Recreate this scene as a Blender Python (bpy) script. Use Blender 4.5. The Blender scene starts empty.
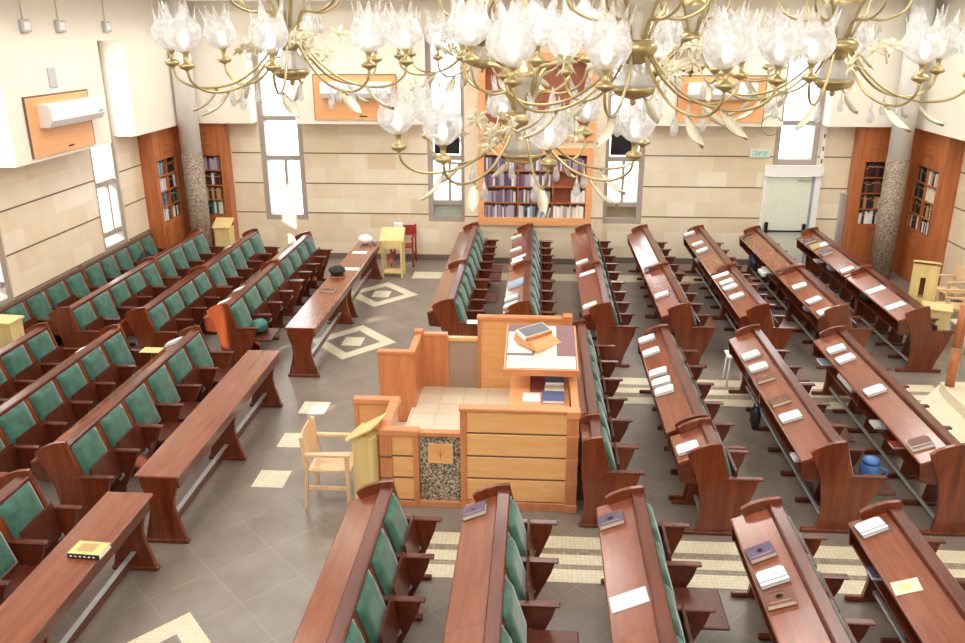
import bpy, math, random
from mathutils import Vector, Matrix
random.seed(7)
sc = bpy.context.scene
COL = sc.collection
PI = math.pi
R_ = math.radians

# ------------------------------------------------------------------ node helpers
class NT:
    def __init__(s, name):
        s.m = bpy.data.materials.new(name); s.m.use_nodes = True
        s.t = s.m.node_tree; s.b = s.t.nodes['Principled BSDF']; s.o = s.t.nodes['Material Output']
    def n(s, typ, **kw):
        nd = s.t.nodes.new(typ)
        for k, v in kw.items():
            if k in nd.inputs: nd.inputs[k].default_value = v
            else: setattr(nd, k, v)
        return nd
    def l(s, a, b): s.t.links.new(a, b)
    def coords(s, scale=(1, 1, 1), rot=(0, 0, 0), per_object=False, kind='Object'):
        tc = s.n('ShaderNodeTexCoord'); mp = s.n('ShaderNodeMapping')
        mp.inputs['Scale'].default_value = scale; mp.inputs['Rotation'].default_value = rot
        s.l(tc.outputs[kind], mp.inputs['Vector'])
        if per_object:
            oi = s.n('ShaderNodeObjectInfo'); mu = s.n('ShaderNodeMath', operation='MULTIPLY'); mu.inputs[1].default_value = 37.0
            s.l(oi.outputs['Random'], mu.inputs[0]); cb = s.n('ShaderNodeCombineXYZ')
            for i in range(3): s.l(mu.outputs[0], cb.inputs[i])
            s.l(cb.outputs[0], mp.inputs['Location'])
        return mp.outputs[0]
    def ramp(s, fac, stops):
        r = s.n('ShaderNodeValToRGB'); e = r.color_ramp.elements
        while len(e) < len(stops): e.new(0.5)
        for i, (p, c) in enumerate(stops):
            e[i].position = p; e[i].color = (*c, 1)
        s.l(fac, r.inputs['Fac']); return r.outputs['Color']
    def mix(s, fac, a, b, mode='MIX'):
        m = s.n('ShaderNodeMix', data_type='RGBA', blend_type=mode)
        for sock, v in ((m.inputs['Factor'], fac), (m.inputs['A'], a), (m.inputs['B'], b)):
            pass
        ins = [i for i in m.inputs if i.enabled]
        for sock, v in zip((m.inputs[0], m.inputs[6], m.inputs[7]), (fac, a, b)):
            if hasattr(v, 'node'): s.l(v, sock)
            else: sock.default_value = v if not isinstance(v, tuple) or len(v) == 4 else (*v, 1)
        return m.outputs[2]
    def bump(s, h, strength=0.1, dist=0.01):
        b = s.n('ShaderNodeBump'); b.inputs['Strength'].default_value = strength; b.inputs['Distance'].default_value = dist
        s.l(h, b.inputs['Height']); s.l(b.outputs[0], s.b.inputs['Normal'])
    def set(s, **kw):
        for k, v in kw.items():
            k = k.replace('_', ' ')
            if hasattr(v, 'node'): s.l(v, s.b.inputs[k])
            else: s.b.inputs[k].default_value = v if not (isinstance(v, tuple) and len(v) == 3) else (*v, 1)
        return s

def srgb(r, g, b):
    f = lambda c: (c / 255 / 12.92) if c / 255 <= 0.04045 else ((c / 255 + 0.055) / 1.055) ** 2.4
    return (f(r), f(g), f(b))

def simple(name, col, rough=0.5, metal=0.0, var=0.06, scale=8.0, **kw):
    n = NT(name); v = n.coords((scale,) * 3, per_object=True)
    nz = n.n('ShaderNodeTexNoise', Scale=1.0, Detail=3.0); n.l(v, nz.inputs['Vector'])
    c = n.ramp(nz.outputs['Fac'], [(0.3, tuple(x * (1 - var) for x in col)), (0.7, tuple(min(1, x * (1 + var)) for x in col))])
    n.set(Base_Color=c, Roughness=rough, Metallic=metal, **kw); return n.m

def wood(name, dark, light, rough=0.3, axis='Y', coat=0.3, sc_=1.0):
    n = NT(name)
    s = {'X': (1.2, 14, 14), 'Y': (14, 1.2, 14), 'Z': (14, 14, 1.2)}[axis]
    v = n.coords(tuple(a * sc_ for a in s), per_object=True)
    nz = n.n('ShaderNodeTexNoise', Scale=1.0, Detail=5.0, Roughness=0.6, Distortion=0.8); n.l(v, nz.inputs['Vector'])
    fine = n.n('ShaderNodeTexNoise', Scale=5.0, Detail=2.0); n.l(v, fine.inputs['Vector'])
    c = n.ramp(nz.outputs['Fac'], [(0.28, dark), (0.5, tuple((a + b) / 2 for a, b in zip(dark, light))), (0.72, light)])
    c = n.mix(0.18, c, fine.outputs['Fac'], 'SOFT_LIGHT')
    n.set(Base_Color=c, Roughness=rough, Coat_Weight=coat, Coat_Roughness=0.15)
    n.bump(nz.outputs['Fac'], 0.012, 0.002); return n.m

def stone_wall(name, plane):
    n = NT(name); tc = n.n('ShaderNodeTexCoord'); sp = n.n('ShaderNodeSeparateXYZ'); n.l(tc.outputs['Object'], sp.inputs[0])
    cb = n.n('ShaderNodeCombineXYZ'); n.l(sp.outputs['X' if plane == 'xz' else 'Y'], cb.inputs[0])
    ad = n.n('ShaderNodeMath', operation='ADD'); ad.inputs[1].default_value = -1.05; n.l(sp.outputs['Z'], ad.inputs[0]); n.l(ad.outputs[0], cb.inputs[1])
    br = n.n('ShaderNodeTexBrick', offset=0.5, Scale=1.0)
    br.inputs['Color1'].default_value = (*srgb(246, 236, 214), 1); br.inputs['Color2'].default_value = (*srgb(226, 206, 174), 1)
    br.inputs['Mortar'].default_value = (*srgb(226, 206, 176), 1)
    br.inputs['Mortar Size'].default_value = 0.002; br.inputs['Brick Width'].default_value = 0.62; br.inputs['Row Height'].default_value = 0.33
    br.inputs['Bias'].default_value = 0.0
    n.l(cb.outputs[0], br.inputs['Vector'])
    nz = n.n('ShaderNodeTexNoise', Scale=3.0, Detail=6.0); n.l(cb.outputs[0], nz.inputs['Vector'])
    tint = n.ramp(nz.outputs['Fac'], [(0.3, srgb(246, 234, 212)), (0.7, srgb(230, 211, 184))])
    c = n.mix(0.35, br.outputs['Color'], tint)
    n.set(Base_Color=c, Roughness=0.28); return n.m

def mosaic(name, c1, c2, mortar, size, rough=0.4, rotz=0.0):
    n = NT(name); v = n.coords((1, 1, 1), (0, 0, rotz))
    br = n.n('ShaderNodeTexBrick', offset=0.0, Scale=1.0)
    for k, c in (('Color1', c1), ('Color2', c2), ('Mortar', mortar)): br.inputs[k].default_value = (*c, 1)
    br.inputs['Mortar Size'].default_value = size * 0.05; br.inputs['Brick Width'].default_value = size; br.inputs['Row Height'].default_value = size
    n.l(v, br.inputs['Vector']); n.set(Base_Color=br.outputs['Color'], Roughness=rough); return n.m

M = {}
M['wood'] = wood('mahogany_wood', srgb(74, 27, 15), srgb(112, 50, 29), 0.3)
M['woodz'] = wood('mahogany_panel_wood', srgb(86, 33, 14), srgb(140, 68, 33), 0.32, 'Z')
M['top'] = wood('mahogany_top_wood', srgb(122, 62, 40), srgb(154, 88, 61), 0.22, coat=0.6)
M['seatwood'] = wood('mahogany_seat_wood', srgb(70, 28, 17), srgb(106, 50, 32), 0.35, 'Z')
M['oak'] = wood('bimah_orange_wood', srgb(230, 168, 104), srgb(243, 192, 132), 0.35, 'X', 0.2)
M['oakz'] = wood('bimah_rail_wood', srgb(196, 120, 74), srgb(220, 150, 100), 0.35, 'Z', 0.2)
M['oakx'] = wood('bimah_top_rail_wood', srgb(204, 132, 84), srgb(226, 158, 106), 0.35, 'X', 0.2)
M['slate'] = simple('slate_grey', srgb(128, 130, 136), .5)
M['orange'] = wood('orange_panel_wood', srgb(232, 162, 104), srgb(244, 184, 128), 0.45, 'X', 0.05)
M['cab'] = wood('cabinet_wood', srgb(164, 88, 44), srgb(198, 122, 72), 0.35, 'Z', 0.2)
M['pine'] = wood('pale_pine_wood', srgb(226, 198, 128), srgb(244, 222, 164), 0.45, 'Z', 0.05)
M['beech'] = wood('pale_beech_wood', srgb(222, 184, 138), srgb(240, 210, 168), 0.4, 'Z', 0.1)
M['redwood'] = simple('red_chair_wood', srgb(156, 48, 40), 0.4)
M['groove'] = simple('groove_brown', srgb(120, 98, 80), 0.7)
M['paint'] = simple('cream_plaster', srgb(243, 237, 222), 0.65, var=0.02, scale=1.0)
M['white'] = simple('white_paint', srgb(244, 243, 240), 0.5, var=0.02)
M['whiteplastic'] = simple('white_plastic', srgb(242, 243, 246), 0.35, var=0.01)
M['stone_x'] = stone_wall('stone_cladding_back', 'xz')
M['stone_y'] = stone_wall('stone_cladding_side', 'yz')
M['frame'] = simple('taupe_window_frame', srgb(172, 160, 150), 0.5, 0.0)
M['darkpane'] = simple('dark_window_pane', srgb(38, 36, 38), 0.15)
M['metal'] = simple('brushed_steel', srgb(196, 200, 204), 0.35, 0.6)
M['darkmetal'] = simple('black_metal', srgb(34, 34, 36), 0.4, 0.4)
M['gold'] = simple('brass', srgb(190, 172, 126), 0.28, 0.8, var=0.15)
M['cream_metal'] = simple('cream_gilt_metal', srgb(238, 230, 204), 0.4, 0.15, var=0.06)
M['door'] = simple('pale_door_paint', srgb(232, 236, 220), 0.45, var=0.02)
M['bluegrey'] = simple('bluegrey_seal', srgb(150, 166, 182), 0.5)
M['paper'] = simple('white_paper', srgb(250, 250, 248), 0.7, var=0.01)
M['cloth'] = simple('maroon_velvet', srgb(128, 58, 62), 0.9)
M['darkbag'] = simple('navy_bag_cloth', srgb(34, 40, 58), 0.8)
M['black'] = simple('black_cloth', srgb(30, 30, 34), 0.7)
M['taupe'] = simple('taupe_board', srgb(168, 150, 132), 0.4, var=0.02)
M['beige_step'] = simple('beige_step_stone', srgb(236, 226, 202), 0.4, var=0.05, scale=3)
M['base'] = simple('baseboard_stone', srgb(118, 106, 98), 0.4)
n = NT('green_velvet')
v = n.coords((9, 9, 9), per_object=True); nz = n.n('ShaderNodeTexNoise', Scale=1.0, Detail=4.0); n.l(v, nz.inputs['Vector'])
n.set(Base_Color=n.ramp(nz.outputs['Fac'], [(0.3, srgb(38, 82, 68)), (0.7, srgb(64, 116, 99))]), Roughness=0.75, Sheen_Weight=0.6, Sheen_Roughness=0.4)
n.bump(nz.outputs['Fac'], 0.15, 0.01); M['velvet'] = n.m
# floor: large taupe tiles laid diagonally with thin pale joints
n = NT('taupe_floor_tile'); v = n.coords((1, 1, 1), (0, 0, R_(45)))
br = n.n('ShaderNodeTexBrick', offset=0.0, Scale=1.0)
br.inputs['Color1'].default_value = (*srgb(142, 131, 121), 1); br.inputs['Color2'].default_value = (*srgb(130, 119, 110), 1); br.inputs['Mortar'].default_value = (*srgb(172, 162, 150), 1)
br.inputs['Mortar Size'].default_value = 0.004; br.inputs['Brick Width'].default_value = 0.615; br.inputs['Row Height'].default_value = 0.615
n.l(v, br.inputs['Vector'])
nz = n.n('ShaderNodeTexNoise', Scale=2.6, Detail=7.0, Roughness=0.6); n.l(v, nz.inputs['Vector'])
c = n.mix(0.5, br.outputs['Color'], n.ramp(nz.outputs['Fac'], [(0.3, srgb(120, 108, 99)), (0.7, srgb(158, 147, 136))]))
n.set(Base_Color=c, Roughness=0.3); M['floor'] = n.m
M['cream_tile'] = mosaic('cream_mosaic', srgb(234, 227, 202), srgb(224, 215, 188), srgb(206, 196, 168), 0.045)
M['grey_tile'] = mosaic('brown_mosaic', srgb(150, 138, 122), srgb(176, 162, 142), srgb(130, 118, 104), 0.045)
M['beige_tile'] = mosaic('beige_floor_tile', srgb(244, 235, 214), srgb(234, 221, 195), srgb(228, 216, 192), 0.3)
def pebble(name, c, sc2=70.0):
    n = NT(name); v = n.coords((1, 1, 1)); vo = n.n('ShaderNodeTexVoronoi', Scale=sc2); n.l(v, vo.inputs['Vector'])
    h = n.n('ShaderNodeSeparateColor'); n.l(vo.outputs['Color'], h.inputs[0])
    n.set(Base_Color=n.ramp(h.outputs[0], c), Roughness=0.5); n.bump(vo.outputs['Distance'], 0.3, 0.01); return n.m
M['pebble'] = pebble('pebble_mosaic', [(0.1, srgb(62, 56, 50)), (0.5, srgb(140, 124, 106)), (0.9, srgb(214, 200, 178))])
M['pebble_col'] = pebble('column_pebbledash', [(0.1, srgb(104, 88, 78)), (0.5, srgb(150, 132, 116)), (0.9, srgb(190, 172, 150))], 60.0)
# glass
n = NT('window_glass'); tr = n.n('ShaderNodeBsdfTransparent'); gl = n.n('ShaderNodeBsdfGlossy', Roughness=0.02); mx = n.n('ShaderNodeMixShader', Fac=0.06)
n.l(tr.outputs[0], mx.inputs[1]); n.l(gl.outputs[0], mx.inputs[2]); n.l(mx.outputs[0], n.o.inputs[0]); M['glass'] = n.m
n = NT('tinted_rail_glass'); tr = n.n('ShaderNodeBsdfTransparent'); tr.inputs[0].default_value = (.8, .84, .84, 1); gl = n.n('ShaderNodeBsdfGlossy', Roughness=0.03); mx = n.n('ShaderNodeMixShader', Fac=0.12)
n.l(tr.outputs[0], mx.inputs[1]); n.l(gl.outputs[0], mx.inputs[2]); n.l(mx.outputs[0], n.o.inputs[0]); M['railglass'] = n.m
n = NT('frosted_flower_glass'); tl = n.n('ShaderNodeBsdfTranslucent'); tl.inputs[0].default_value = (.80, .80, .80, 1)
df = n.n('ShaderNodeBsdfDiffuse'); df.inputs[0].default_value = (.80, .81, .82, 1)
gl = n.n('ShaderNodeBsdfGlossy', Roughness=0.12); tr = n.n('ShaderNodeBsdfTransparent')
m1 = n.n('ShaderNodeMixShader', Fac=0.55); n.l(df.outputs[0], m1.inputs[1]); n.l(tl.outputs[0], m1.inputs[2])
m2 = n.n('ShaderNodeMixShader', Fac=0.12); n.l(m1.outputs[0], m2.inputs[1]); n.l(gl.outputs[0], m2.inputs[2])
vv = n.coords((22, 22, 22)); nz = n.n('ShaderNodeTexNoise', Scale=1.0, Detail=2.0); n.l(vv, nz.inputs['Vector'])
mr = n.n('ShaderNodeMapRange'); mr.inputs[1].default_value = .35; mr.inputs[2].default_value = .65; mr.inputs[3].default_value = .12; mr.inputs[4].default_value = .6
n.l(nz.outputs['Fac'], mr.inputs[0]); m3 = n.n('ShaderNodeMixShader'); n.l(mr.outputs[0], m3.inputs[0]); n.l(m2.outputs[0], m3.inputs[1]); n.l(tr.outputs[0], m3.inputs[2])
n.l(m3.outputs[0], n.o.inputs[0]); M['shade'] = n.m
n = NT('clear_cut_glass'); tl = n.n('ShaderNodeBsdfTranslucent'); tl.inputs[0].default_value = (.9, .88, .84, 1); gl = n.n('ShaderNodeBsdfDiffuse'); gl.inputs[0].default_value = (.78, .76, .72, 1); tr = n.n('ShaderNodeBsdfTransparent')
m1 = n.n('ShaderNodeMixShader', Fac=0.4); n.l(tl.outputs[0], m1.inputs[1]); n.l(gl.outputs[0], m1.inputs[2]); m2 = n.n('ShaderNodeMixShader', Fac=0.3); n.l(m1.outputs[0], m2.inputs[1]); n.l(tr.outputs[0], m2.inputs[2])
n.l(m2.outputs[0], n.o.inputs[0]); M['cutglass'] = n.m
def emis(name, col, st):
    n = NT(name); n.set(Base_Color=col, Emission_Color=col, Emission_Strength=st); return n.m
M['bulb'] = emis('lit_bulb', (1.0, 0.95, 0.86), 1.6)
M['downlight'] = emis('lit_downlight', (1.0, 0.97, 0.9), 3.0)

# ------------------------------------------------------------------ mesh helpers
class MB:
    """collects shapes; build() links them as ONE mesh object"""
    def __init__(s): s.v = []; s.f = []; s.sm = []; s.mi = []
    def add(s, vs, fs, smooth=False, mi=0):
        o = len(s.v); s.v += [tuple(p) for p in vs]
        for f in fs: s.f.append(tuple(o + i for i in f)); s.sm.append(smooth); s.mi.append(mi)
        return s
    def box(s, x0, x1, y0, y1, z0, z1, b=0.0, mi=0):
        if b <= 0:
            vs = [(x, y, z) for z in (z0, z1) for y in (y0, y1) for x in (x0, x1)]
            return s.add(vs, [(0, 2, 3, 1), (4, 5, 7, 6), (0, 1, 5, 4), (2, 6, 7, 3), (0, 4, 6, 2), (1, 3, 7, 5)], mi=mi)
        # chamfered box
        b = min(b, (x1 - x0) * .45, (y1 - y0) * .45, (z1 - z0) * .45)
        X = (x0, x0 + b, x1 - b, x1); Y = (y0, y0 + b, y1 - b, y1); Z = (z0, z0 + b, z1 - b, z1)
        vs = []; idx = {}
        def V(i, j, k):
            if (i, j, k) not in idx: idx[(i, j, k)] = len(vs); vs.append((X[i], Y[j], Z[k]))
            return idx[(i, j, k)]
        fs = []
        for k in (0, 3): q = [V(1, 1, k), V(2, 1, k), V(2, 2, k), V(1, 2, k)]; fs.append(q if k else q[::-1])
        for j in (0, 3): q = [V(1, j, 1), V(2, j, 1), V(2, j, 2), V(1, j, 2)]; fs.append(q[::-1] if j else q)
        for i in (0, 3): q = [V(i, 1, 1), V(i, 2, 1), V(i, 2, 2), V(i, 1, 2)]; fs.append(q if i else q[::-1])
        for j, jj in ((0, 1), (3, 2)):
            for k, kk in ((0, 1), (3, 2)): fs.append([V(1, j, kk), V(2, j, kk), V(2, jj, k), V(1, jj, k)])
        for i, ii in ((0, 1), (3, 2)):
            for k, kk in ((0, 1), (3, 2)): fs.append([V(i, 1, kk), V(i, 2, kk), V(ii, 2, k), V(ii, 1, k)])
        for i, ii in ((0, 1), (3, 2)):
            for j, jj in ((0, 1), (3, 2)): fs.append([V(i, jj, 1), V(i, jj, 2), V(ii, j, 2), V(ii, j, 1)])
        for i, ii in ((0, 1), (3, 2)):
            for j, jj in ((0, 1), (3, 2)):
                for k, kk in ((0, 1), (3, 2)): fs.append([V(i, jj, kk), V(ii, j, kk), V(ii, jj, k)])
        return s.add(vs, fs, mi=mi)
    def prism(s, prof, a, b, axis='y', mi=0):
        n = len(prof)
        def P(p, t): return {'y': (p[0], t, p[1]), 'x': (t, p[0], p[1]), 'z': (p[0], p[1], t)}[axis]
        vs = [P(p, a) for p in prof] + [P(p, b) for p in prof]
        fs = [tuple(range(n))[::-1], tuple(range(n, 2 * n))] + [(i, (i + 1) % n, n + (i + 1) % n, n + i) for i in range(n)]
        return s.add(vs, fs, mi=mi)
    def lathe(s, prof, c=(0, 0, 0), n=20, mi=0, smooth=True):
        vs = []; fs = []
        for r, z in prof:
            for i in range(n): a = 2 * PI * i / n; vs.append((c[0] + r * math.cos(a), c[1] + r * math.sin(a), c[2] + z))
        for k in range(len(prof) - 1):
            for i in range(n): j = (i + 1) % n; fs.append((k * n + i, k * n + j, (k + 1) * n + j, (k + 1) * n + i))
        fs.append(tuple(range(n))[::-1]); o = (len(prof) - 1) * n; fs.append(tuple(range(o, o + n)))
        return s.add(vs, fs, smooth, mi)
    def tube(s, pts, r, n=8, mi=0):
        pts = [Vector(p) for p in pts]; rs = r if isinstance(r, (list, tuple)) else [r] * len(pts)
        vs = []; fs = []; up = None
        for i, p in enumerate(pts):
            d = (pts[min(i + 1, len(pts) - 1)] - pts[max(i - 1, 0)]).normalized()
            if up is None: up = Vector((0, 0, 1)) if abs(d.z) < .9 else Vector((1, 0, 0))
            e1 = d.cross(up).normalized(); e2 = d.cross(e1).normalized(); up = -e2 if (-e2).dot(up) > 0 else e2
            for k in range(n): a = 2 * PI * k / n; vs.append(p + (e1 * math.cos(a) + e2 * math.sin(a)) * rs[i])
        for i in range(len(pts) - 1):
            for k in range(n): j = (k + 1) % n; fs.append((i * n + k, i * n + j, (i + 1) * n + j, (i + 1) * n + k))
        fs.append(tuple(range(n))); o = (len(pts) - 1) * n; fs.append(tuple(range(o, o + n))[::-1])
        return s.add(vs, fs, True, mi)
    def sphere(s, c, r, sc3=(1, 1, 1), n=12, m=8, mi=0):
        prof = [(max(1e-4, r * math.sin(PI * k / m)), -r * math.cos(PI * k / m)) for k in range(m + 1)]
        o = len(s.v); s.lathe(prof, (0, 0, 0), n, mi)
        for i in range(o, len(s.v)):
            x, y, z = s.v[i]; s.v[i] = (c[0] + x * sc3[0], c[1] + y * sc3[1], c[2] + z * sc3[2])
        return s
    def xf(s, mat, start=0):
        for i in range(start, len(s.v)): s.v[i] = tuple(mat @ Vector(s.v[i]))
        return s
    def mesh(s, name, mats):
        me = bpy.data.meshes.new(name); me.from_pydata(s.v, [], s.f)
        for m in (mats if isinstance(mats, (list, tuple)) else [mats]): me.materials.append(M[m] if isinstance(m, str) else m)
        me.polygons.foreach_set('use_smooth', s.sm); me.polygons.foreach_set('material_index', s.mi)
        import bmesh
        bm = bmesh.new(); bm.from_mesh(me); bmesh.ops.recalc_face_normals(bm, faces=bm.faces); bm.to_mesh(me); bm.free()
        me.update(); return me
    def build(s, name, mats, parent=None, loc=(0, 0, 0), rot=None): return inst(name, s.mesh(name, mats), parent, loc, rot)

def inst(name, me, parent=None, loc=(0, 0, 0), rot=None):
    o = bpy.data.objects.new(name, me); COL.objects.link(o); o.location = loc
    if rot: o.rotation_euler = rot
    if parent: o.parent = parent
    return o
def tag(o, label, cat, group=None):
    o['label'] = label; o['category'] = cat
    if group: o['group'] = group
    return o
def thing(name, label, cat, loc=(0, 0, 0), rotz=0, group=None):
    o = bpy.data.objects.new(name, None); COL.objects.link(o); o.location = loc; o.rotation_euler = (0, 0, rotz); o.empty_display_size = .1
    return tag(o, label, cat, group)
def struct(o):
    o['kind'] = 'structure'; return o

# ------------------------------------------------------------------ camera
H = 4.9
p_, y_, r_ = R_(19.356), R_(3.828), R_(-0.0914)
fwd = Vector((-math.sin(y_) * math.cos(p_), math.cos(y_) * math.cos(p_), -math.sin(p_)))
right = Vector((math.cos(y_), math.sin(y_), 0)); up = right.cross(fwd)
Rr = right * math.cos(r_) + up * math.sin(r_); Uu = -right * math.sin(r_) + up * math.cos(r_)
cam = bpy.data.cameras.new('camera'); co = bpy.data.objects.new('camera', cam); COL.objects.link(co)
mw = Matrix.Identity(4)
for i in range(3): mw[i][0] = Rr[i]; mw[i][1] = Uu[i]; mw[i][2] = -fwd[i]
mw[2][3] = H
co.matrix_world = mw
cam.sensor_fit = 'HORIZONTAL'; cam.sensor_width = 36.0; cam.lens = 829.4 / 965 * 36; cam.clip_end = 200
sc.camera = co
# ------------------------------------------------------------------ the room
XW, YB = 7.93, 18.04           # side walls, back wall (stone faces)
XU, YU = 7.5, 17.6             # upper plaster faces
ZS, ZC, YF = 3.04, 5.46, -3.0  # soffit of the plaster wall, cornice, wall behind the camera
def holed(mb, axis, t0, t1, u0, u1, z0, z1, holes):
    """wall slab between t0 and t1 with rectangular openings (u0,u1,z0,z1)"""
    us = sorted({u0, u1, *[h[0] for h in holes], *[h[1] for h in holes]}); zs = sorted({z0, z1, *[h[2] for h in holes], *[h[3] for h in holes]})
    us = [u for u in us if u0 <= u <= u1]; zs = [z for z in zs if z0 <= z <= z1]
    for a, b in zip(us, us[1:]):
        run = None
        for c, d in zip(zs, zs[1:]):
            mu, mz = (a + b) / 2, (c + d) / 2
            if any(h[0] < mu < h[1] and h[2] < mz < h[3] for h in holes): 
                if run: _sl(mb, axis, t0, t1, a, b, *run); run = None
            else: run = (run[0], d) if run else (c, d)
        if run: _sl(mb, axis, t0, t1, a, b, *run)
def _sl(mb, axis, t0, t1, a, b, c, d):
    if axis == 'y': mb.box(a, b, t0, t1, c, d)
    else: mb.box(t0, t1, a, b, c, d)
WB = [(-6.08, -5.12, .88, 4.78), (-2.40, -1.56, .88, 4.89), (1.40, 2.27, .88, 4.89), (4.95, 5.86, 2.2, 4.85)]
DOOR = (4.82, 5.92, 0, 2.0)
WL = [(14.36, 15.30, .98, 4.74), (10.6, 11.56, .98, 4.74), (6.84, 7.8, .98, 4.74), (3.08, 4.04, .98, 4.74)]
WR = [(14.36, 15.30, .98, 4.74), (3.08, 4.04, .98, 4.74)]
struct(MB().box(-8.4, 8.4, YF - .3, 18.5, -.2, 0).build('floor', 'floor'))
m = MB(); holed(m, 'y', YB, YB + .36, -8.3, 8.3, 0, ZS + .01, WB + [DOOR]); struct(m.build('wall_back', 'stone_x'))
m = MB(); holed(m, "y", 17.85, YB, -1.58, 1.42, 0, 4.89, [(-1.27, 1.15, .9, 2.53), (-1.25, 1.16, 2.72, 4.44)]); struct(m.build('wall_back_pier', 'stone_x'))
m = MB(); holed(m, 'y', YU, YB + .36, -XU, XU, ZS, 6.9, [WB[0][:2] + (ZS - 1, 4.78), (-2.40, 2.27, ZS - 1, 4.89), WB[3][:2] + (ZS - 1, 4.85)]); struct(m.build('wall_back_upper', 'paint'))
for nm, sg, WS in (('left', -1, WL), ('right', 1, WR)):
    a, b = sorted((sg * XW, sg * (XW + .36)))
    m = MB(); holed(m, 'x', a, b, YF, YB + .3, 0, ZS + .01, WS); struct(m.build('wall_' + nm, 'stone_y'))
    a, b = sorted((sg * XU, sg * (XW + .36)))
    m = MB(); holed(m, 'x', a, b, YF, YB + .3, ZS, 6.9, [w[:2] + (ZS - 1, 4.74) for w in WS]); struct(m.build('wall_%s_upper' % nm, 'paint'))
struct(MB().box(-8.3, 8.3, YF - .3, YF, 0, 6.9).build('wall_front', 'paint'))
struct(MB().box(-8.3, 8.3, YF - .3, 18.4, 6.9, 7.1).build('ceiling', 'white'))
m = MB()
m.box(-XU, XU, YU - .7, YU, ZC, ZC + .14); m.box(-XU, -XU + .7, YF, YU - .7, ZC, ZC + .14); m.box(XU - .7, XU, YF, YU - .7, ZC, ZC + .14)
struct(m.build('trim_1', 'white'))
# horizontal grooves in the stone and baseboards
k = 2
def cut(u0, u1, holes):
    segs = [(u0, u1)]
    for h0, h1 in holes:
        segs = [s for a, b in segs for s in ((a, min(b, h0)), (max(a, h1), b)) if s[1] - s[0] > .02]
    return segs
for z in (1.05, 1.71, 2.37):
    m = MB()
    hs = [w[:2] for w in WB if w[2] < z] + [(-1.58, 1.42), (-8, -6.73), (6.77, 8)] + ([DOOR[:2]] if z < 2 else [])
    if z > 2.2: hs.append(WB[3][:2])
    if 2 < z < 2.2: pass
    for a, b in cut(-XW, XW, hs): m.box(a, b, YB - .004, YB, z - .012, z + .012)
    if z == 1.05:
        for a, b in ((-1.58, -1.26), (1.15, 1.42)): m.box(a, b, 17.846, 17.85, z - .012, z + .012)
    struct(m.build('trim_%d' % k, 'groove')); k += 1
    for sg, WS in ((-1, WL), (1, WR)):
        m = MB()
        for a, b in cut(YF, 16.2, [w[:2] for w in WS]): x = sorted((sg * XW, sg * (XW - .004))); m.box(x[0], x[1], a, b, z - .012, z + .012)
        struct(m.build('trim_%d' % k, 'groove')); k += 1
m = MB()
for a, b in cut(-XW, XW, [DOOR[:2], (-1.58, 1.42), (-8, -6.73), (6.77, 8)]): m.box(a, b, YB - .02, YB, 0, .13)
m.box(-1.58, 1.42, 17.83, 17.85, 0, .13); struct(m.build('baseboard_back', 'base'))
m = MB().box(-XW, -XW + .02, YF, 16.2, 0, .13); struct(m.build('baseboard_left', 'base'))
m = MB().box(XW - .02, XW, YF, 16.2, 0, .13); struct(m.build('baseboard_right', 'base'))
# ledge rail on the left wall above the wall pews
struct(MB().box(-XW, -XW + .05, 6.9, 16.2, .985, 1.03).build('trim_%d' % k, 'groove')); k += 1

# floor inlays
def diamond(cx, cy, hx, hy, ix, iy):
    m = MB(); o = [(cx + hx, cy), (cx, cy + hy), (cx - hx, cy), (cx, cy - hy)]; i = [(cx + ix, cy), (cx, cy + iy), (cx - ix, cy), (cx, cy - iy)]
    vs = [(*p, .003) for p in o + i]; m.add(vs, [(q, (q + 1) % 4, 4 + (q + 1) % 4, 4 + q) for q in range(4)]); m.box(cx - .165, cx + .165, cy - .2, cy + .2, .0, .003); return m
for cy in (15.42, 12.78, 5.13):
    struct(diamond(-3.02, cy, .73, .81, .46, .52).build('trim_%d' % k, 'cream_tile')); k += 1
for cy in (10.2, 9.24, 8.28):
    struct(MB().box(-3.185, -2.82, cy - .19, cy + .19, 0, .003).build('trim_%d' % k, 'cream_tile')); k += 1
for bands, x0, x1 in (([(11.27, 11.52), (10.97, 11.15), (10.6, 10.83)], -1.7, 5.8), ([(7.12, 7.33), (6.86, 7.02), (6.58, 6.78)], -1.7, 5.35), ([(16.55, 17.05)], -2.6, 6.2)):
    m = MB()
    for a, b in bands: m.box(x0, x1, a, b, 0, .003)
    struct(m.build('trim_%d' % k, 'cream_tile')); k += 1
    if len(bands) > 1:
        m = MB()
        for (a, b), (c, d) in zip(bands, bands[1:]): m.box(x0, x1, d, a, 0, .0025)
        struct(m.build('trim_%d' % k, 'grey_tile')); k += 1

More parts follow.
